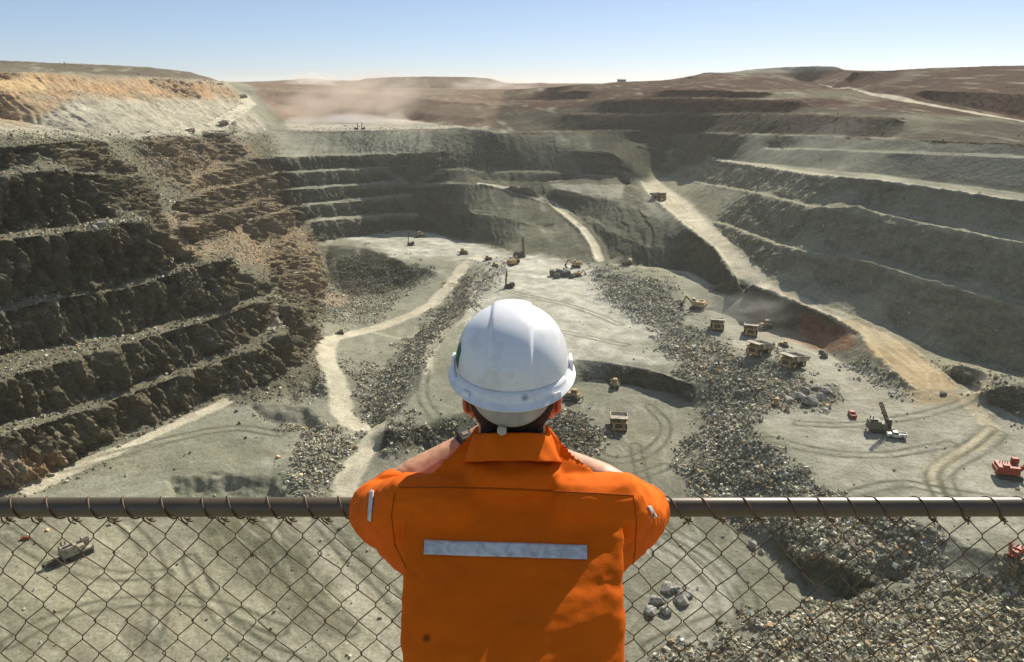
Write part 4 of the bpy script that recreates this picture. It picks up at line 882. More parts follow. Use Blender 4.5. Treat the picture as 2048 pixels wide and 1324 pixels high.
u2 = make_ute('red'); put(u2, 1704, 833, 80, 1.1, 1.5); tag(u2, 'small orange utility truck alone left of the dark drill rig', 'utility truck', 'light vehicles in the pit')
u3 = copy_tree(u2); put(u3, 51, 1079, 20, .5, 1.5); tag(u3, 'small orange utility truck seen through the fence at the far left', 'utility truck', 'light vehicles in the pit')
# ------------------------------------------------------------------ boulders
M['bould'] = mat('boulder_stone', (.40, .39, .35), .9, spec=.1, var=.3, vs=1.2, bump=.6, dirt=(.25, .24, .2))
M['bouldd'] = mat('dark_boulder_stone', (.16, .16, .135), .9, spec=.1, var=.3, vs=1.2, bump=.6, dirt=(.12, .12, .1))
def boulder(u, v, r, label, group, m='bould', flat_=.8):
    bm = bmesh.new(); bmesh.ops.create_icosphere(bm, subdivisions=3, radius=1); P_ = np.array([x.co[:] for x in bm.verts]); off = rng.uniform(0, 90, 3)
    n = fbm(P_*1.1+off, 3)*.55; pl = rng.normal(size=(9, 3)); pl /= np.linalg.norm(pl, axis=1)[:, None]
    Q = P_*(1+n[:, None])
    for p_ in pl: h = rng.uniform(.55, .8); ex = np.maximum(Q@p_-h, 0); Q = Q-ex[:, None]*p_*.95
    Q *= [rng.uniform(.9, 1.2), rng.uniform(.8, 1.05), flat_]
    for x, q in zip(bm.verts, Q): x.co = q*r
    me = bpy.data.meshes.new('boulder'); bm.to_mesh(me); bm.free(); me.materials.append(M[m]); o = bpy.data.objects.new('boulder', me); scene.collection.objects.link(o)
    p, _ = hit(u, v); o.location = p+Vector((0, 0, r*.35)); o.rotation_euler.z = rng.uniform(0, 6); return tag(o, label, 'boulder', group)
g = 'six boulders on the dark lower floor'
for u, v, r, lb in [(1338, 1182, 2.4, 'pale boulder, top left of the six boulders grouped right of the worker'), (1371, 1187, 2.4, 'pale boulder, top right of the six boulders grouped right of the worker'),
                    (1364, 1208, 2.6, 'grey boulder, large one on the right side of the group of six'), (1314, 1206, 2.2, 'grey boulder, middle left of the group of six'),
                    (1299, 1228, 2.1, 'grey boulder, lowest and leftmost of the group of six'), (1334, 1226, 2.0, 'grey boulder, bottom centre of the group of six')]: boulder(u, v, r, lb, g)
g = 'boulders at the foot of the near rubble bank'
boulder(1504, 1092, 1.6, 'round grey boulder rolled out left of the near rubble bank', g); boulder(1523, 1106, 1.1, 'small grey boulder just below the rolled out round one', g)
g = 'large pale boulders on the bench edge'
for u, v, r, lb in [(1576, 804, 2.6, 'white boulder right of the small yellow dozer, leftmost pale one'), (1620, 806, 3.2, 'big white boulder in the middle of the pale group'),
                    (1600, 796, 2.2, 'grey boulder behind the white ones'), (1645, 800, 2.8, 'grey boulder right of the big white one'), (1652, 786, 2.4, 'white boulder at the upper right of the pale group'),
                    (1610, 783, 2.0, 'small grey boulder at the top of the pale group'), (1632, 778, 2.2, 'flat pale boulder at the upper end of the pale group')]: boulder(u, v, r, lb, g)
g = 'boulders heaped on the far plain'
for k, (u, v, r, lb) in enumerate([(1108, 552, 3.5, 'grey boulder at the left end of the heap on the far plain'), (1122, 551, 4.5, 'tall grey boulder left of centre in the heap on the far plain'),
                    (1134, 552, 3.8, 'grey boulder right of centre in the heap on the far plain'), (1115, 556, 3, 'low grey boulder at the front left of the far heap'), (1145, 555, 2.8, 'low grey boulder at the right of the far heap')]): boulder(u, v, r, lb, g, 'bouldd', .9)
for u, v, r, lb in [(203, 453, 2.6, 'large white rock on the rubble ledge of the left wall'), (190, 460, 2.0, 'smaller white rock left below the large one on the left ledge'),
                    (1645, 708, 1.8, 'dark rock below the rust coloured bank'), (1648, 716, 2.2, 'dark rock heap between the haul ramp and the rightmost truck'), (1885, 790, 1.5, 'dark rock at the edge of the swirl of tracks')]:
    boulder(u, v, r, lb, 'single rocks in the mine', 'bould' if 'white' in lb else 'bouldd')
# ------------------------------------------------------------------ hut on the skyline
t = root('site_hut', 'tiny pale hut on the far skyline right of centre', 'hut'); p = Vector(PT(1243, 164, 1150)); t.location = p
b = MB(); b.box(-6, 6, -3, 3, -3, 3.2); b.build('wall', 'bed', t); b = MB(); b.prism([(-6.4, 3.2), (6.4, 3.2), (6.4, 3.5), (-6.4, 3.9)], -3.4, 3.4); b.build('roof', 'white', t)
# ------------------------------------------------------------------ the lookout: fence
RT = 1.95; RY, RZ = ray(1024, 1015)[1]*RT, ray(1024, 1015)[2]*RT; RR = .0238
M['pipe'] = mat('weathered_galvanised_pipe', (.095, .070, .034), .36, metal=.12, spec=.75, var=.25, vs=9)
M['wire'] = mat('rusty_wire', (.15, .10, .055), .6, metal=.15, var=.4, vs=14)
fence = root('chain_link_fence', 'rusty chain link fence under a horizontal pipe rail along the lookout edge', 'fence'); fence.location = (0, RY, GZ)
def curve_mesh(name, paths, r, m, parent, res=2, off=(0, 0, 0)):
    cu = bpy.data.curves.new(name, 'CURVE'); cu.dimensions = '3D'; cu.bevel_depth = r; cu.bevel_resolution = res
    for pth in paths:
        sp = cu.splines.new('POLY'); sp.points.add(len(pth)-1); sp.points.foreach_set('co', np.concatenate([np.asarray(pth)-np.array(off), np.ones((len(pth), 1))], 1).astype(np.float32).ravel())
    cu.use_fill_caps = True; tmp = bpy.data.objects.new(name+'_tmp', cu); scene.collection.objects.link(tmp)
    me = bpy.data.meshes.new_from_object(tmp.evaluated_get(bpy.context.evaluated_depsgraph_get())); bpy.data.objects.remove(tmp)
    me.name = name; me.materials.clear(); me.materials.append(M[m] if isinstance(m, str) else m)
    for p_ in me.polygons: p_.use_smooth = True
    o = bpy.data.objects.new(name, me); scene.collection.objects.link(o)
    if parent: o.parent = parent
    return o
FO = (0, RY, GZ)
XL, XR = -2.6, 2.6
rail = curve_mesh('rail', [[(XL, RY, RZ), (0, RY, RZ+.0015), (XR, RY, RZ+.003)]], RR, 'pipe', fence, 6, FO)
PW = .0845; PH = .100                      # mesh pitch across and down
zt = RZ-.036; nrow = int((zt-GZ-.05)/(PH/2)); paths = []
k = 0; x = XL
wr_ = random.Random(3)
def sag(x, z): return .007*math.sin(x*3.1+z*2)+.005*math.sin(x*7.7+z*6)+.0035*math.sin(x*23+z*31)
while x < XR:                             # each wire of the weave is a zigzag running down, hooked into its neighbour
    for side in (0, 1):
        pth = []
        for j in range(nrow+1):
            z = zt-j*PH/2; o_ = PW/2 if (j % 2) else 0.
            cx = x+(o_ if side == 0 else -o_)+(0.0 if side == 0 else PW)
            cx += sag(x, z)+ .002*math.sin(j*1.7+x*9)
            # the bend: come forward over the neighbour, then behind
            yb = .0022*(1 if (j % 2) else -1)*(1 if side == 0 else -1)
            s_ = 1 if ((j % 2) == 0) == (side == 0) else -1
            pth.append((cx-.0015*s_, RY+yb+.012, z+.004)); pth.append((cx-.0015*s_, RY-yb+.012, z-.004))
        if side == 0: paths.append(pth)
    x += PW/1.0
# second family closes the diamonds
paths2 = []
x = XL
while x < XR:
    pth = []
    for j in range(nrow+1):
        z = zt-j*PH/2; o_ = PW/2 if (j % 2) else PW
        cx = x+o_+sag(x, z)+.002*math.sin(j*1.7+x*9)
        pth.append((cx+(.0015 if j % 2 else -.0015), RY+.0135, z+.004)); pth.append((cx+(.0015 if j % 2 else -.0015), RY+.0105, z-.004))
    paths2.append(pth); x += PW
curve_mesh('mesh_wire', paths+paths2, .0016, 'wire', fence, 1, FO)
# lacing wire spiralling over the rail
coils = []; x = XL+.02; i = 0
while x < XR:
    wv = wr_.uniform(.82, 1.2)*PW; pth = []
    if not (-.26 < x < .26 and False):
        for a in np.linspace(-.1, 1.05, 26):
            th = -math.pi*.42+a*math.pi*2*.80
            pth.append((x+a*wv*.72, RY-math.cos(th+math.pi*.08)*(RR+.0028), RZ-math.sin(-th-math.pi*.08+math.pi*0)*(RR+.0028)))
        e = pth[-1]
        pth2 = [(x-.012, RY-.004, zt+.004), (x-.010, RY-.016, zt+.012)]+[]
        # front half: from under the mesh top, up the front face, over the top and down behind
        pth = []
        for a in np.linspace(0, 1, 22):
            th = -math.pi*.55+a*math.pi*1.55      # angle measured from straight ahead of the viewer side, rising
            pth.append((x+.055-a*.052*wv/PW, RY-math.cos(th)*(RR+.0022), RZ+math.sin(th)*(RR+.0022)))
        pth = [(x+.072, RY+.004, zt-.012), (x+.064, RY-.006, zt+.002)]+pth+[(x-.004, RY+.012, zt+.004)]
        coils.append(pth)
        # twisted end
        tw = []
        for a in np.linspace(0, 1, 16): tw.append((x+.066+.007*math.cos(a*13)+.010*a, RY+.012+.005*math.sin(a*13), zt+.004-.012*a))
        coils.append(tw)
    x += wv; i += 1
curve_mesh('lacing_wire', coils, .0021, 'wire', fence, 2, FO)
for xx in (-2.5, 2.5):
    curve_mesh('post', [[(xx, RY+.045, GZ), (xx, RY+.045, RZ+.03)]], .03, 'pipe', fence, 4, FO)
curve_mesh('tension_wire', [[(XL, RY+.012, GZ+.06), (XR, RY+.012, GZ+.06)]], .002, 'wire', fence, 1, FO)
# ------------------------------------------------------------------ the worker leaning on the rail
person = root('person', 'worker seen from behind leaning folded arms on the rail, orange shirt and white hard hat', 'person'); PO = np.array([0, 1.1, GZ]); person.location = PO
def m_skin(name, col, sss, rough=.5):
    m, t, b = node_mat(name); b.inputs['Roughness'].default_value = rough; b.inputs['Specular IOR Level'].default_value = .35
    b.inputs['Subsurface Weight'].default_value = sss; b.inputs['Subsurface Radius'].default_value = (1, .35, .15); b.inputs['Subsurface Scale'].default_value = .012
    tc = t.nodes.new('ShaderNodeTexCoord'); n = t.nodes.new('ShaderNodeTexNoise'); n.inputs['Scale'].default_value = 60; n.inputs['Detail'].default_value = 5
    t.links.new(tc.outputs['Object'], n.inputs['Vector']); r = t.nodes.new('ShaderNodeValToRGB'); c = np.array(col)
    r.color_ramp.elements[0].position = .3; r.color_ramp.elements[1].position = .7; r.color_ramp.elements[0].color = (*(c*.78), 1); r.color_ramp.elements[1].color = (*np.clip(c*1.15, 0, 1), 1)
    t.links.new(n.outputs[0], r.inputs[0]); t.links.new(r.outputs[0], b.inputs['Base Color']); bp = t.nodes.new('ShaderNodeBump'); bp.inputs['Strength'].default_value = .25; bp.inputs['Distance'].default_value = .002
    t.links.new(n.outputs[0], bp.inputs['Height']); t.links.new(bp.outputs[0], b.inputs['Normal']); return m
M['skin'] = m_skin('skin', (.56, .30, .18), .35)
M['earskin'] = m_skin('sunlit_ear_skin', (.60, .22, .12), .8)
M['hair'] = mat('black_hair', (.012, .010, .009), .55, vs=200, bump=.8)
M['trous'] = mat('navy_work_trousers', (.03, .035, .06), .85, vs=30, bump=.3)
M['boot'] = mat('brown_leather_boot', (.08, .045, .025), .5, vs=12)
def m_cloth(name, col, sc=1.):
    m, t, b = node_mat(name); b.inputs['Roughness'].default_value = .85; b.inputs['Specular IOR Level'].default_value = .15; b.inputs['Sheen Weight'].default_value = 0
    tc = t.nodes.new('ShaderNodeTexCoord'); n = t.nodes.new('ShaderNodeTexNoise'); n.inputs['Scale'].default_value = 5; n.inputs['Detail'].default_value = 6; n.inputs['Roughness'].default_value = .65
    t.links.new(tc.outputs['Object'], n.inputs['Vector']); r = t.nodes.new('ShaderNodeValToRGB'); c = np.array(col)
    r.color_ramp.elements[0].position = .3; r.color_ramp.elements[1].position = .72; r.color_ramp.elements[0].color = (*(c*.84), 1); r.color_ramp.elements[1].color = (*np.clip(c*1.1, 0, 1), 1)
    t.links.new(n.outputs[0], r.inputs[0]); t.links.new(r.outputs[0], b.inputs['Base Color'])
    wv = t.nodes.new('ShaderNodeTexNoise'); wv.inputs['Scale'].default_value = 420; wv.inputs['Detail'].default_value = 2; t.links.new(tc.outputs['Object'], wv.inputs['Vector'])
    ad = t.nodes.new('ShaderNodeMath'); ad.operation = 'MULTIPLY_ADD'; ad.inputs[1].default_value = .12; t.links.new(wv.outputs[0], ad.inputs[0]); t.links.new(n.outputs[0], ad.inputs[2])
    bp = t.nodes.new('ShaderNodeBump'); bp.inputs['Strength'].default_value = .5; bp.inputs['Distance'].default_value = .006*sc; t.links.new(ad.outputs[0], bp.inputs['Height']); t.links.new(bp.outputs[0], b.inputs['Normal'])
    tr = t.nodes.new('ShaderNodeBsdfTranslucent'); t.links.new(r.outputs[0], tr.inputs['Color']); mxs = t.nodes.new('ShaderNodeMixShader'); mxs.inputs[0].default_value = .12
    t.links.new(b.outputs[0], mxs.inputs[1]); t.links.new(tr.outputs[0], mxs.inputs[2]); t.links.new(mxs.outputs[0], t.nodes['Material Output'].inputs['Surface'])
    return m
def stain(m, pos):
    t = m.node_tree; b = t.nodes['Principled BSDF']; src = b.inputs['Base Color'].links[0].from_socket; tc = t.nodes.new('ShaderNodeTexCoord'); d = t.nodes.new('ShaderNodeVectorMath'); d.operation = 'DISTANCE'
    t.links.new(tc.outputs['Object'], d.inputs[0]); d.inputs[1].default_value = pos; r = t.nodes.new('ShaderNodeMapRange'); r.inputs['From Min'].default_value = .003; r.inputs['From Max'].default_value = .009; r.inputs['To Min'].default_value = .75; r.inputs['To Max'].default_value = 0
    t.links.new(d.outputs['Value'], r.inputs[0]); x = t.nodes.new('ShaderNodeMixRGB'); x.inputs[2].default_value = (.06, .02, .01, 1); t.links.new(r.outputs[0], x.inputs[0]); t.links.new(src, x.inputs[1]); t.links.new(x.outputs[0], b.inputs['Base Color'])
M['shirt'] = m_cloth('orange_cotton_drill', (.84, .155, .004))
M['seam'] = m_cloth('orange_stitching', (.42, .09, .008))
class Blob:                              # overlapping pieces melted into one continuous skin by a voxel remesh
    def __init__(s): s.V, s.F, s.n = [], [], 0
    def add(s, V_, F_): s.V.append(np.asarray(V_, float)); s.F += [tuple(i+s.n for i in f) for f in F_]; s.n += len(V_)
    def ball(s, c, r, sc=(1, 1, 1), seg=14):
        V_, F_ = [], []
        for i in range(seg//2+1):
            ph = math.pi*i/(seg//2)
            for j in range(seg): th = 2*math.pi*j/seg; V_.append((c[0]+r*sc[0]*math.sin(ph)*math.cos(th), c[1]+r*sc[1]*math.sin(ph)*math.sin(th), c[2]+r*sc[2]*math.cos(ph)))
        for i in range(seg//2):
            for j in range(seg): a = i*seg+j; b_ = i*seg+(j+1) % seg; F_.append((a, a+seg, b_+seg, b_))
        s.add(V_, F_)
    def chain(s, pts, rr, flat_=None):
        pts = [np.array(p, float) for p in pts]
        for k in range(len(pts)-1):
            L = np.linalg.norm(pts[k+1]-pts[k]); n = max(2, int(L/(min(rr[k], rr[k+1])*.3)))
            for i in range(n+1): t_ = i/n; s.ball(pts[k]*(1-t_)+pts[k+1]*t_, rr[k]*(1-t_)+rr[k+1]*t_, flat_ or (1, 1, 1))
    def loft(s, rings, n=40, p=2.4):     # rings: (cx, cy, cz, half width, half depth, tilt of the ring about X)
        V_, F_ = [], []
        for cx, cy, cz, a, b_, tl in rings:
            for j in range(n):
                th = 2*math.pi*j/n; c, s_ = math.cos(th), math.sin(th)
                x = a*np.sign(c)*abs(c)**(2/p); y = b_*np.sign(s_)*abs(s_)**(2/p)
                V_.append((cx+x, cy+y*math.cos(tl), cz+y*math.sin(tl)))
        m = len(rings)
        for i in range(m-1):
            for j in range(n): F_.append((i*n+j, i*n+(j+1) % n, (i+1)*n+(j+1) % n, (i+1)*n+j))
        F_.append(tuple(range(n))[::-1]); F_.append(tuple((m-1)*n+j for j in range(n)))
        s.add(V_, F_)
    def build(s, name, m, vox, sm, parent, fn=None, origin=PO):
        me = bpy.data.meshes.new(name); me.from_pydata(np.concatenate(s.V).tolist(), [], s.F); bmx = bmesh.new(); bmx.from_mesh(me); bmesh.ops.recalc_face_normals(bmx, faces=bmx.faces); bmx.to_mesh(me); bmx.free()
        o = bpy.data.objects.new(name, me); scene.collection.objects.link(o)
        r = o.modifiers.new('r', 'REMESH'); r.mode = 'VOXEL'; r.voxel_size = vox
        q = o.modifiers.new('s', 'SMOOTH'); q.iterations = sm; q.factor = .5
        me2 = bpy.data.meshes.new_from_object(o.evaluated_get(bpy.context.evaluated_depsgraph_get())); o.modifiers.clear(); o.data = me2; me2.name = name
        if fn:
            P_ = np.empty(len(me2.vertices)*3, np.float32); me2.vertices.foreach_get('co', P_); P_ = P_.reshape(-1, 3).astype(float)
            N_ = np.empty(len(me2.vertices)*3, np.float32); me2.vertex_normals.foreach_get('vector', N_); N_ = N_.reshape(-1, 3)
            P_ = fn(P_, N_); me2.vertices.foreach_set('co', P_.astype(np.float32).ravel())
        P_ = np.empty(len(me2.vertices)*3, np.float32); me2.vertices.foreach_get('co', P_); P_ = P_.reshape(-1, 3)-np.array(origin, np.float32); me2.vertices.foreach_set('co', P_.ravel())
        me2.update(); me2.materials.clear(); me2.materials.append(M[m])
        for p_ in me2.polygons: p_.use_smooth = True
        if parent: o.parent = parent
        return o
SH = [np.array([sx*.182, 1.342, -.766]) for sx in (-1, 1)]
EL = [np.array([-.300, 1.63, -.918]), np.array([.286, 1.63, -.918])]
WR = [np.array([-.105, 1.745, -.826]), np.array([.088, 1.76, -.862])]
HC = np.array([.0, 1.425, -.575])          # centre of the head
# ---- body: head, neck, arms, hands, legs in one skin
bd = Blob()
bd.ball(HC+[0, -.005, .02], .083, (.93, 1.15, 1.12), 24)          # skull
bd.ball(HC+[0, .035, -.045], .062, (.93, 1.05, 1.15), 20)         # jaw
bd.ball(HC+[0, .078, -.082], .024, (1.1, .8, .8))                 # chin
bd.chain([HC+[0, .088, .022], HC+[0, .112, -.014]], [.010, .015])  # nose
bd.ball(HC+[0, .090, -.045], .02, (1.2, .55, .5))                 # lips
for sx in (-1, 1):
    bd.ball(HC+[sx*.032, .082, .02], .016, (1, .6, .7)); bd.ball(HC+[sx*.033, .088, .038], .02, (1.2, .5, .35))
bd.chain([HC+[0, -.015, -.05], [0, 1.40, -.665], [0, 1.39, -.73]], [.067, .066, .05])
bd.loft([(0, 1.02, -1.30, .14, .10, 0), (0, 1.05, -1.12, .155, .10, .1), (0, 1.12, -.95, .165, .10, .3), (0, 1.225, -.86, .155, .08, .5), (0, 1.30, -.81, .14, .055, .6), (0, 1.36, -.765, .09, .04, .7)])
for k, sx in enumerate((-1, 1)):
    S, E, W = SH[k], EL[k], WR[k]
    bd.chain([S+[-sx*.03, .02, -.02], (S+E)/2, E], [.040, .045, .044])
    bd.chain([E, E*.62+W*.38, W], [.046, .050, .031])
    # hand: palm and five fingers closing round the other arm
    f = (W-E); f /= np.linalg.norm(f); up = np.array([0, 0, 1.]); side = np.cross(f, up); side /= np.linalg.norm(side); up = np.cross(side, f)
    K = W+f*.055
    bd.chain([W, W+f*.03, K+f*.03], [.027, .028, .026]); 
    for a in (-.024, .024): bd.chain([W+f*.02, K+f*.028+side*a], [.022, .015])
    for q, (a, L) in enumerate([(-.031, .066), (-.011, .076), (.010, .072), (.030, .056)]):
        b0 = K+f*.03+side*a+up*.004; bend = -up if k == 0 else -up*.6+np.array([0, .3, 0])
        p1 = b0+f*L*.45+bend*L*.10; p2 = p1+f*L*.24+bend*L*.26; p3 = p2+f*L*.08+bend*L*.26
        bd.chain([b0-f*.01, p1, p2, p3], [.0095, .009, .0082, .007])
    th_s = side*(1 if k == 0 else -1); b0 = W+f*.025+th_s*.022
    bd.chain([b0, b0+f*.03+th_s*.025-up*.008, b0+f*.058+th_s*.03-up*.02, b0+f*.075+th_s*.025-up*.03], [.014, .011, .010, .008])
for sx in (-1, 1): bd.chain([(sx*.09, 1.03, -1.25), (sx*.10, 1.09, -1.65), (sx*.11, 1.06, -2.0)], [.075, .055, .04])
body = bd.build('body', 'skin', .0042, 3, person)
for sx in (-1, 1):                         # ears
    eb = Blob(); c = HC+[sx*.072, -.004, -.006]
    for a in np.linspace(-2.2, 2.3, 16): eb.ball(c+[sx*(.012+.005*math.cos(a)), -.016*math.cos(a)-.004, .024*math.sin(a)+.004], .0055)
    eb.ball(c+[sx*.004, 0, 0], .022, (.6, .8, 1.3)); eb.ball(c+[sx*.003, .004, -.027], .010, (.7, .9, 1.1))
    eb.build('ear', 'earskin', .0022, 3, person)
hb = Blob(); hb.ball(HC+[0, -.012, .02], .087, (.95, 1.15, 1.12), 24); hb.ball(HC+[0, -.052, -.045], .058, (1.02, .75, 1.0), 20); hb.ball(HC+[0, -.05, -.082], .05, (.95, .55, .75), 20)
def fnh(P_, N_):
    P_ = P_+N_*(fbm(P_*[160, 160, 60], 2)*.0022)[:, None]; q = P_-HC; front = q[:, 1] > .05+.6*np.minimum(q[:, 2], 0)
    return np.where(front[:, None], HC+q*.93, P_)
hb.build('hair', 'hair', .003, 2, person, fnh)
# ---- shirt
sb = Blob()
sb.loft([(.002, 1.02, -1.36, .188, .125, 0), (.002, 1.045, -1.2, .186, .125, 0), (.002, 1.082, -1.08, .186, .12, .1), (.002, 1.125, -.97, .189, .12, .2), (.002, 1.168, -.885, .192, .118, .35), (.002, 1.218, -.815, .196, .110, .5),
         (.002, 1.268, -.765, .203, .098, .6), (.002, 1.312, -.726, .180, .08, .65), (0, 1.350, -.690, .125, .080, .7), (0, 1.375, -.655, .080, .080, .7)])
sb.chain([[-.055, 1.345, -.712], [0, 1.335, -.700], [.055, 1.345, -.712]], [.046, .05, .046])
for k in range(2):
    S, E, W = SH[k], EL[k], WR[k]; sx = (-1, 1)[k]
    sb.chain([S+[-sx*.07, -.02, .015], S+[sx*.012, .01, -.008], S*.45+E*.55+[sx*.012, -.012, -.02], E+[sx*.004, -.01, -.012], E*.86+W*.14], [.062, .074, .076, .069, .060])
    sb.chain([S+[-sx*.05, -.06, -.07], S*.6+E*.4+[0, -.03, -.05]], [.07, .06])
def fns(P_, N_):
    w1 = fbm(P_*[7, 7, 16]+3, 3)*.0075; d = np.zeros(len(P_))
    for k, sx in enumerate((-1, 1)):      # folds running out from the armpit and round the elbow
        A = SH[k]+[-sx*.02, -.07, -.055]; q = P_-A; r = np.linalg.norm(q, axis=1); ang = np.arctan2(q[:, 2], sx*q[:, 0])
        d += np.sin(ang*3+5*noise3(P_*11+k))*.0015*np.exp(-(r/.12)**2)*(1-np.exp(-(r/.05)**2))
        q = P_-EL[k]; r = np.linalg.norm(q, axis=1); ax = (EL[k]-SH[k])/np.linalg.norm(EL[k]-SH[k]); s_ = q@ax
        d += np.sin(s_*150+4*noise3(P_*14+5+k))*.0042*np.exp(-(r/.11)**2)
        q = P_-SH[k]; r = np.linalg.norm(q, axis=1); d += np.abs(noise3(P_*[16, 16, 22]+8))*-.010*np.exp(-(r/.10)**2)
    low = sstep(-.92, -1.05, P_[:, 2]); d += low*np.sin(P_[:, 0]*26+P_[:, 2]*38+4*noise3(P_*6))*.002
    d += -np.abs(noise3(P_*[5, 5, 9]+[P_[:, 2].mean()]*3))*.008-np.abs(fbm(np.stack([P_[:, 0]*9+P_[:, 2]*5, P_[:, 1]*6, P_[:, 2]*17-P_[:, 0]*7], 1), 3))*.006
    return P_+N_*(w1+d)[:, None]
shirt = sb.build('shirt', 'shirt', .0048, 5, person, fns)
bpy.context.view_layer.update()
def on_shirt(u, v, off=.0015, back=False):
    d = Vector(ray(u, v)).normalized(); o_ = Vector((0, 0, 0))-Vector(PO)
    ok, loc, nr, _ = shirt.ray_cast(o_, d)
    if not ok: return None
    return np.array(loc+nr*off)
def patch(name, corners, nu, nv, m, off=.002, thick=.0012, parent=None):
    c = [np.array(p, float) for p in corners]; pts = {}
    bmx = bmesh.new(); g = {}
    for i in range(nu+1):
        for j in range(nv+1):
            a, b_ = i/nu, j/nv; uv = (c[0]*(1-a)+c[1]*a)*(1-b_)+(c[3]*(1-a)+c[2]*a)*b_
            p = on_shirt(uv[0], uv[1], off)
            if p is not None: g[i, j] = bmx.verts.new(p)
    for i in range(nu):
        for j in range(nv):
            q = [g.get(k_) for k_ in ((i, j), (i, j+1), (i+1, j+1), (i+1, j))]
            if all(q) and max((q[0].co-q[2].co).length, (q[1].co-q[3].co).length) < .03: bmx.faces.new(q)
    bmesh.ops.recalc_face_normals(bmx, faces=bmx.faces)
    me = bpy.data.meshes.new(name); bmx.to_mesh(me); bmx.free(); me.materials.append(M[m])
    for p_ in me.polygons: p_.use_smooth = True
    o = bpy.data.objects.new(name, me); scene.collection.objects.link(o); o.parent = parent
    so_ = o.modifiers.new('t', 'SOLIDIFY'); so_.thickness = thick; so_.offset = 0
    return o
sp_ = on_shirt(853, 1276, 0)
if sp_ is not None: stain(M['shirt'], tuple(sp_))
mr, tt, bb = node_mat('silver_reflective_tape'); bb.inputs['Roughness'].default_value = .38; bb.inputs['Metallic'].default_value = 0
tc = tt.nodes.new('ShaderNodeTexCoord'); vz = tt.nodes.new('ShaderNodeTexNoise'); vz.inputs['Scale'].default_value = 38; vz.inputs['Detail'].default_value = 4; vz.inputs['Distortion'].default_value = 1.5; tt.links.new(tc.outputs['Object'], vz.inputs['Vector'])
cr = tt.nodes.new('ShaderNodeValToRGB'); cr.color_ramp.elements[0].position = .35; cr.color_ramp.elements[1].position = .62; cr.color_ramp.elements[0].color = (.46, .45, .43, 1); cr.color_ramp.elements[1].color = (.70, .69, .66, 1)
tt.links.new(vz.outputs[0], cr.inputs[0]); tt.links.new(cr.outputs[0], bb.inputs['Base Color']); bp = tt.nodes.new('ShaderNodeBump'); bp.inputs['Strength'].default_value = .6; bp.inputs['Distance'].default_value = .004
tt.links.new(vz.outputs[0], bp.inputs['Height']); tt.links.new(bp.outputs[0], bb.inputs['Normal']); M['tape'] = mr
patch('reflective_strip', [(849, 1081), (1174, 1091), (1174, 1120), (848, 1110)], 60, 6, 'tape', .0025, .001, shirt)
patch('reflective_strip', [(741, 980), (749, 982), (744, 1043), (737, 1040)], 4, 20, 'tape', .002, .001, shirt)
patch('reflective_strip', [(1293, 1012), (1300, 1012), (1313, 1034), (1306, 1036)], 4, 10, 'tape', .002, .001, shirt)
def seam(pts, r=.0011, n=60, name='seam'):
    L = []; pts = np.array(pts, float); t_ = np.linspace(0, len(pts)-1, n)
    for a in t_:
        i = min(int(a), len(pts)-2); uv = pts[i]*(1-(a-i))+pts[i+1]*(a-i); p = on_shirt(uv[0], uv[1], .0004)
        if p is not None: L.append(p)
    if len(L) > 3: curve_mesh(name, [L], r, 'seam', shirt, 1)
seam([(799, 975), (890, 975), (989, 977), (1070, 980), (1135, 984), (1200, 987), (1266, 991)], .0014)
seam([(1267, 992), (1273, 1040), (1270, 1100), (1262, 1150)]); seam([(790, 985), (783, 1030), (790, 1090), (812, 1135)])
# collar: stand and folded leaf round the neck
cb = bmesh.new(); nC_ = 60; rings = []
axis_c = np.array([.0, 1.378, -.655]); prof = [(-.012, .070), (.004, .0725), (.022, .0685), (.0225, .0720), (.010, .0790), (-.006, .0865), (-.022, .0945), (-.0225, .0925), (-.008, .0845)]
for j in range(nC_+1):
    th = math.pi*1.5+(j/nC_-.5)*math.pi*1.80; c_, s_ = math.cos(th), math.sin(th); row = []
    for h, r_ in prof:
        back = max(0, -s_); side_f = max(0, s_+.2)
        wob = .0022*math.sin(th*9+h*120)
        rr_ = r_*(1+.05*abs(c_))+wob; hh = h*(1-.25*side_f)-.010*(1-back)*(h < 0)
        x = c_*rr_*1.02; y = s_*rr_*.92; z = hh+.022*back-.30*y*.55
        row.append(cb.verts.new(axis_c-PO+np.array([x*.93, y+hh*.28, z])))
    rings.append(row)
for j in range(nC_):
    for k in range(len(prof)-1): cb.faces.new((rings[j][k], rings[j][k+1], rings[j+1][k+1], rings[j+1][k]))
bmesh.ops.recalc_face_normals(cb, faces=cb.faces); me = bpy.data.meshes.new('collar'); cb.to_mesh(me); cb.free(); me.materials.append(M['shirt'])
for p_ in me.polygons: p_.use_smooth = True
col_o = bpy.data.objects.new('collar', me); scene.collection.objects.link(col_o); col_o.parent = shirt
q = col_o.modifiers.new('t', 'SOLIDIFY'); q.thickness = .0016; q = col_o.modifiers.new('s', 'SUBSURF'); q.levels = q.render_levels = 1
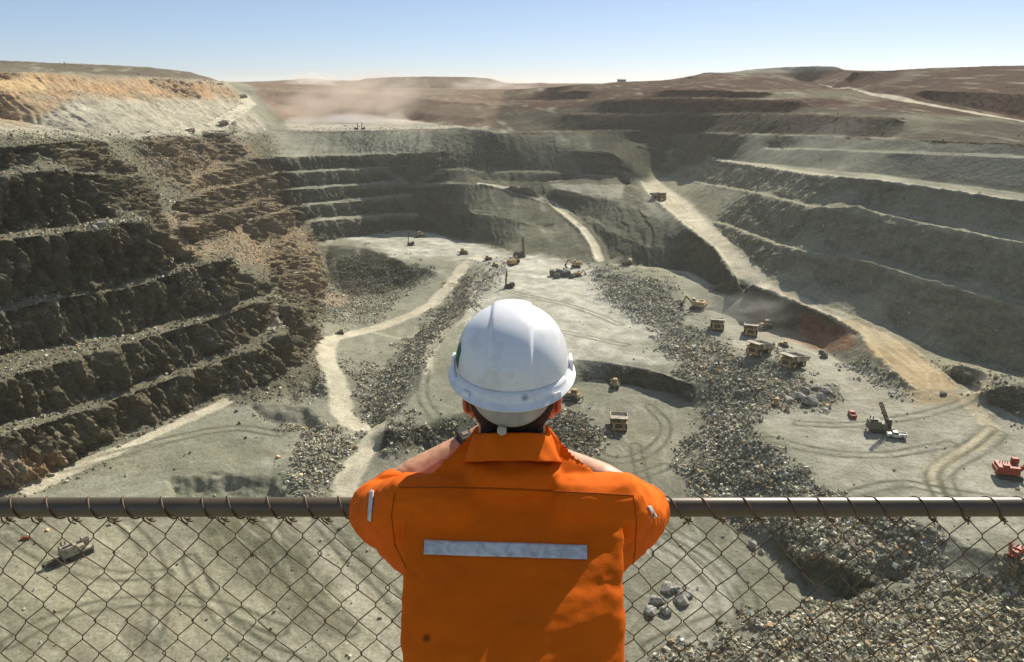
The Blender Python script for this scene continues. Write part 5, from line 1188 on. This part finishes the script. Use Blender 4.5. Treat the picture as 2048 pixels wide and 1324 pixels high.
# trousers and boots, below the picture
tb = Blob(); tb.loft([(0, 1.0, -1.12, .17, .115, 0), (0, 1.0, -1.25, .18, .125, 0), (0, 1.02, -1.33, .17, .12, 0)])
for sx in (-1, 1): tb.chain([(sx*.09, 1.03, -1.28), (sx*.10, 1.10, -1.65), (sx*.11, 1.07, -1.98)], [.098, .075, .065])
tb.build('trousers', 'trous', .008, 3, person, lambda P_, N_: P_+N_*(fbm(P_*[9, 9, 16], 3)*.008)[:, None])
for sx in (-1, 1):
    bb_ = Blob(); bb_.chain([(sx*.11, 1.06, -1.95), (sx*.11, 1.06, GZ+.055)], [.052, .05]); bb_.chain([(sx*.11, 1.05, GZ+.05), (sx*.115, 1.20, GZ+.045), (sx*.118, 1.25, GZ+.042)], [.048, .044, .038])
    bb_.build('boot', 'boot', .005, 2, person, lambda P_, N_: np.column_stack([P_[:, 0], P_[:, 1], np.maximum(P_[:, 2], GZ+.002)]))
# watch on the left wrist
f = WR[0]-EL[0]; f /= np.linalg.norm(f); Wc = WR[0]-f*.012-PO
b = MB(); b.tube(tuple(Wc-f*.011), tuple(Wc+f*.011), .0335, n=28); wt = b.build('watch', 'dark', person)
b = MB(); b.box(-.017, .017, -.019, .019, 0, .011, .003, .003); dial = b.build('watch_case', 'dark', wt); dial.location = Vector(Wc)+Vector((.003, -.006, .031)); dial.rotation_euler = (rad(22), rad(-8), math.atan2(f[1], f[0]))
b = MB(); b.box(-.008, .008, -.005, .005, .0112, .0122); w2 = b.build('watch_glass', 'steel', wt); w2.location = dial.location; w2.rotation_euler = dial.rotation_euler
# ---- hard hat
mw, tw_, bw = node_mat('white_hard_hat_plastic'); bw.inputs['Roughness'].default_value = .33; bw.inputs['Specular IOR Level'].default_value = .5; bw.inputs['Subsurface Weight'].default_value = .15; bw.inputs['Subsurface Scale'].default_value = .01
tc = tw_.nodes.new('ShaderNodeTexCoord'); n1 = tw_.nodes.new('ShaderNodeTexNoise'); n1.inputs['Scale'].default_value = 14; n1.inputs['Detail'].default_value = 8; n1.inputs['Roughness'].default_value = .7; tw_.links.new(tc.outputs['Object'], n1.inputs['Vector'])
cr = tw_.nodes.new('ShaderNodeValToRGB'); cr.color_ramp.elements[0].position = .25; cr.color_ramp.elements[1].position = .5; cr.color_ramp.elements[0].color = (.58, .56, .52, 1); cr.color_ramp.elements[1].color = (.80, .80, .81, 1); tw_.links.new(n1.outputs[0], cr.inputs[0])
def spot(src, pos, r0, r1, col):       # a scuff or smudge on the shell
    dst = tw_.nodes.new('ShaderNodeVectorMath'); dst.operation = 'DISTANCE'; tw_.links.new(tc.outputs['Object'], dst.inputs[0]); dst.inputs[1].default_value = pos
    mr_ = tw_.nodes.new('ShaderNodeMapRange'); mr_.inputs['From Min'].default_value = r0; mr_.inputs['From Max'].default_value = r1; mr_.inputs['To Min'].default_value = .85; mr_.inputs['To Max'].default_value = 0; tw_.links.new(dst.outputs['Value'], mr_.inputs[0])
    mx_ = tw_.nodes.new('ShaderNodeMixRGB'); mx_.inputs[2].default_value = (*col, 1); tw_.links.new(mr_.outputs[0], mx_.inputs[0]); tw_.links.new(src, mx_.inputs[1]); return mx_.outputs[0]
HH = np.array([.0, 1.428, -.522]); hat = bpy.data.objects.new('hard_hat', None); scene.collection.objects.link(hat); hat.parent = person; hat.location = HH-PO; hat.rotation_euler = (rad(4), 0, rad(-1)); tag(hat, 'white hard hat with a raised centre ridge, small green sticker and a scuff')
def shell_pt(th, ph):                  # th around (0 = front), ph up from the rim
    x, y = math.sin(th), math.cos(th); e = abs(math.cos(ph))**.86; z = .112*math.sin(ph)**.92 if ph > 0 else 0
    p = np.array([.104*x*e, (.126 if y > 0 else .124)*y*e, z+.012])
    k = 1/(1+math.exp((abs(p[0])-.0345)/.0011)); k *= float(sstep(.02, .35, ph)); ht = .0055*k
    if ph > .02: p[:2] *= 1+ht/.12*abs(math.cos(ph)); p[2] += ht*math.sin(ph)
    return p
bmx = bmesh.new(); NT, NP_ = 300, 90; R_ = []
low = [(-.030, 1.17, .006), (-.0335, 1.175, .004), (-.034, 1.155, .0), (-.0305, 1.13, .0), (-.026, 1.07, .0), (-.014, 1.045, .0), (-.006, 1.045, 0), (-.004, 1.018, 0), (.004, 1.006, 0)]
for i in range(NT):
    th = 2*math.pi*i/NT; row = []
    p0 = shell_pt(th, 0)
    sidef = abs(math.sin(th))**3; backf = max(0, -math.cos(th)); frontf = max(0, math.cos(th))
    for dz_, sc_, _q in low:
        k = 1+(sc_-1)*(.75+.15*sidef+.15*backf+1.1*frontf**2); drop = -.004*backf+.010*sidef-.012*frontf**2*(dz_ < -.02)
        dz_ *= .72; row.append(bmx.verts.new((p0[0]*k, p0[1]*k, p0[2]+dz_+drop*(dz_ < -.008))))
    for j in range(NP_):
        row.append(bmx.verts.new(shell_pt(th, (j/NP_)**.9*math.pi/2*.995+.0001)))
    R_.append(row)
for i in range(NT):
    a, b_ = R_[i], R_[(i+1) % NT]
    for j in range(len(a)-1): bmx.faces.new((a[j], b_[j], b_[j+1], a[j+1]))
bmx.faces.new([r[-1] for r in R_])
bmesh.ops.recalc_face_normals(bmx, faces=bmx.faces)
me = bpy.data.meshes.new('shell'); bmx.to_mesh(me); bmx.free()
for p_ in me.polygons: p_.use_smooth = True
shell = bpy.data.objects.new('shell', me); scene.collection.objects.link(shell); shell.parent = hat
q = shell.modifiers.new('t', 'SOLIDIFY'); q.thickness = .0025; q.offset = -1
src = cr.outputs[0]
src = spot(src, (.024, -.125, .004), .003, .009, (.2, .2, .2)); src = spot(src, (.048, -.105, .045), .001, .0035, (.3, .2, .15)); src = spot(src, (.012, -.125, .033), .0, .003, (.45, .45, .45))
tw_.links.new(src, bw.inputs['Base Color']); me.materials.append(mw)
for sx in (-1, 1):                       # accessory slots low on each side, and clips
    b = MB(); b.box(-.004, .004, -.022, .022, -.012, .012, .001, .003); o = b.build('side_slot', mw, hat, bevel=.0015); o.location = (sx*.1115, .012, .012)
    b = MB(); b.box(-.003, .003, -.010, .010, -.006, .006, .001, .001); o = b.build('rear_clip', mw, hat, bevel=.001); o.location = (sx*.082, -.098, -.004); o.rotation_euler = (0, 0, sx*rad(-48))
M['sticker'] = mat('green_sticker', (.0, .17, .085), .4, vs=30)
bmx = bmesh.new(); gr = {}
for i in range(9):
    for j in range(9):
        a, b_ = i/8-.5, j/8-.5; p = shell_pt(math.pi*1.40+a*.17, .28+b_*.30+a*.10); n_ = p/np.linalg.norm(p); gr[i, j] = bmx.verts.new(p+n_*.0038)
for i in range(8):
    for j in range(8): bmx.faces.new((gr[i, j], gr[i+1, j], gr[i+1, j+1], gr[i, j+1]))
me = bpy.data.meshes.new('sticker'); bmx.to_mesh(me); bmx.free(); me.materials.append(M['sticker']); o = bpy.data.objects.new('sticker', me); scene.collection.objects.link(o); o.parent = hat; q = o.modifiers.new('t', 'SOLIDIFY'); q.thickness = .0004
M['strap'] = mat('grey_headband_plastic', (.42, .40, .33), .6, vs=30)
bmx = bmesh.new(); rows = []
for i in range(41):
    a = (i/40-.5)*1.9; e = 1-abs(i/40-.5)*2; w_ = -.026-.034*(1-(1-e)**2.2)*.9; th = math.pi+a; R0 = .098
    rows.append([bmx.verts.new((math.sin(th)*R0*.93, math.cos(th)*(R0+.021)-.002, z)) for z in np.linspace(-.012, w_, 6)])
for i in range(40):
    for j in range(5): bmx.faces.new((rows[i][j], rows[i+1][j], rows[i+1][j+1], rows[i][j+1]))
me = bpy.data.meshes.new('headband'); bmx.to_mesh(me); bmx.free(); me.materials.append(M['strap']); o = bpy.data.objects.new('headband', me); scene.collection.objects.link(o); o.parent = hat
for p_ in me.polygons: p_.use_smooth = True
q = o.modifiers.new('t', 'SOLIDIFY'); q.thickness = .002; o.data.validate()
b = MB(); b.tube((-.016, -.127, -.062), (-.016, -.117, -.062), .0085, n=20); o = b.build('adjuster_knob', 'strap', hat)
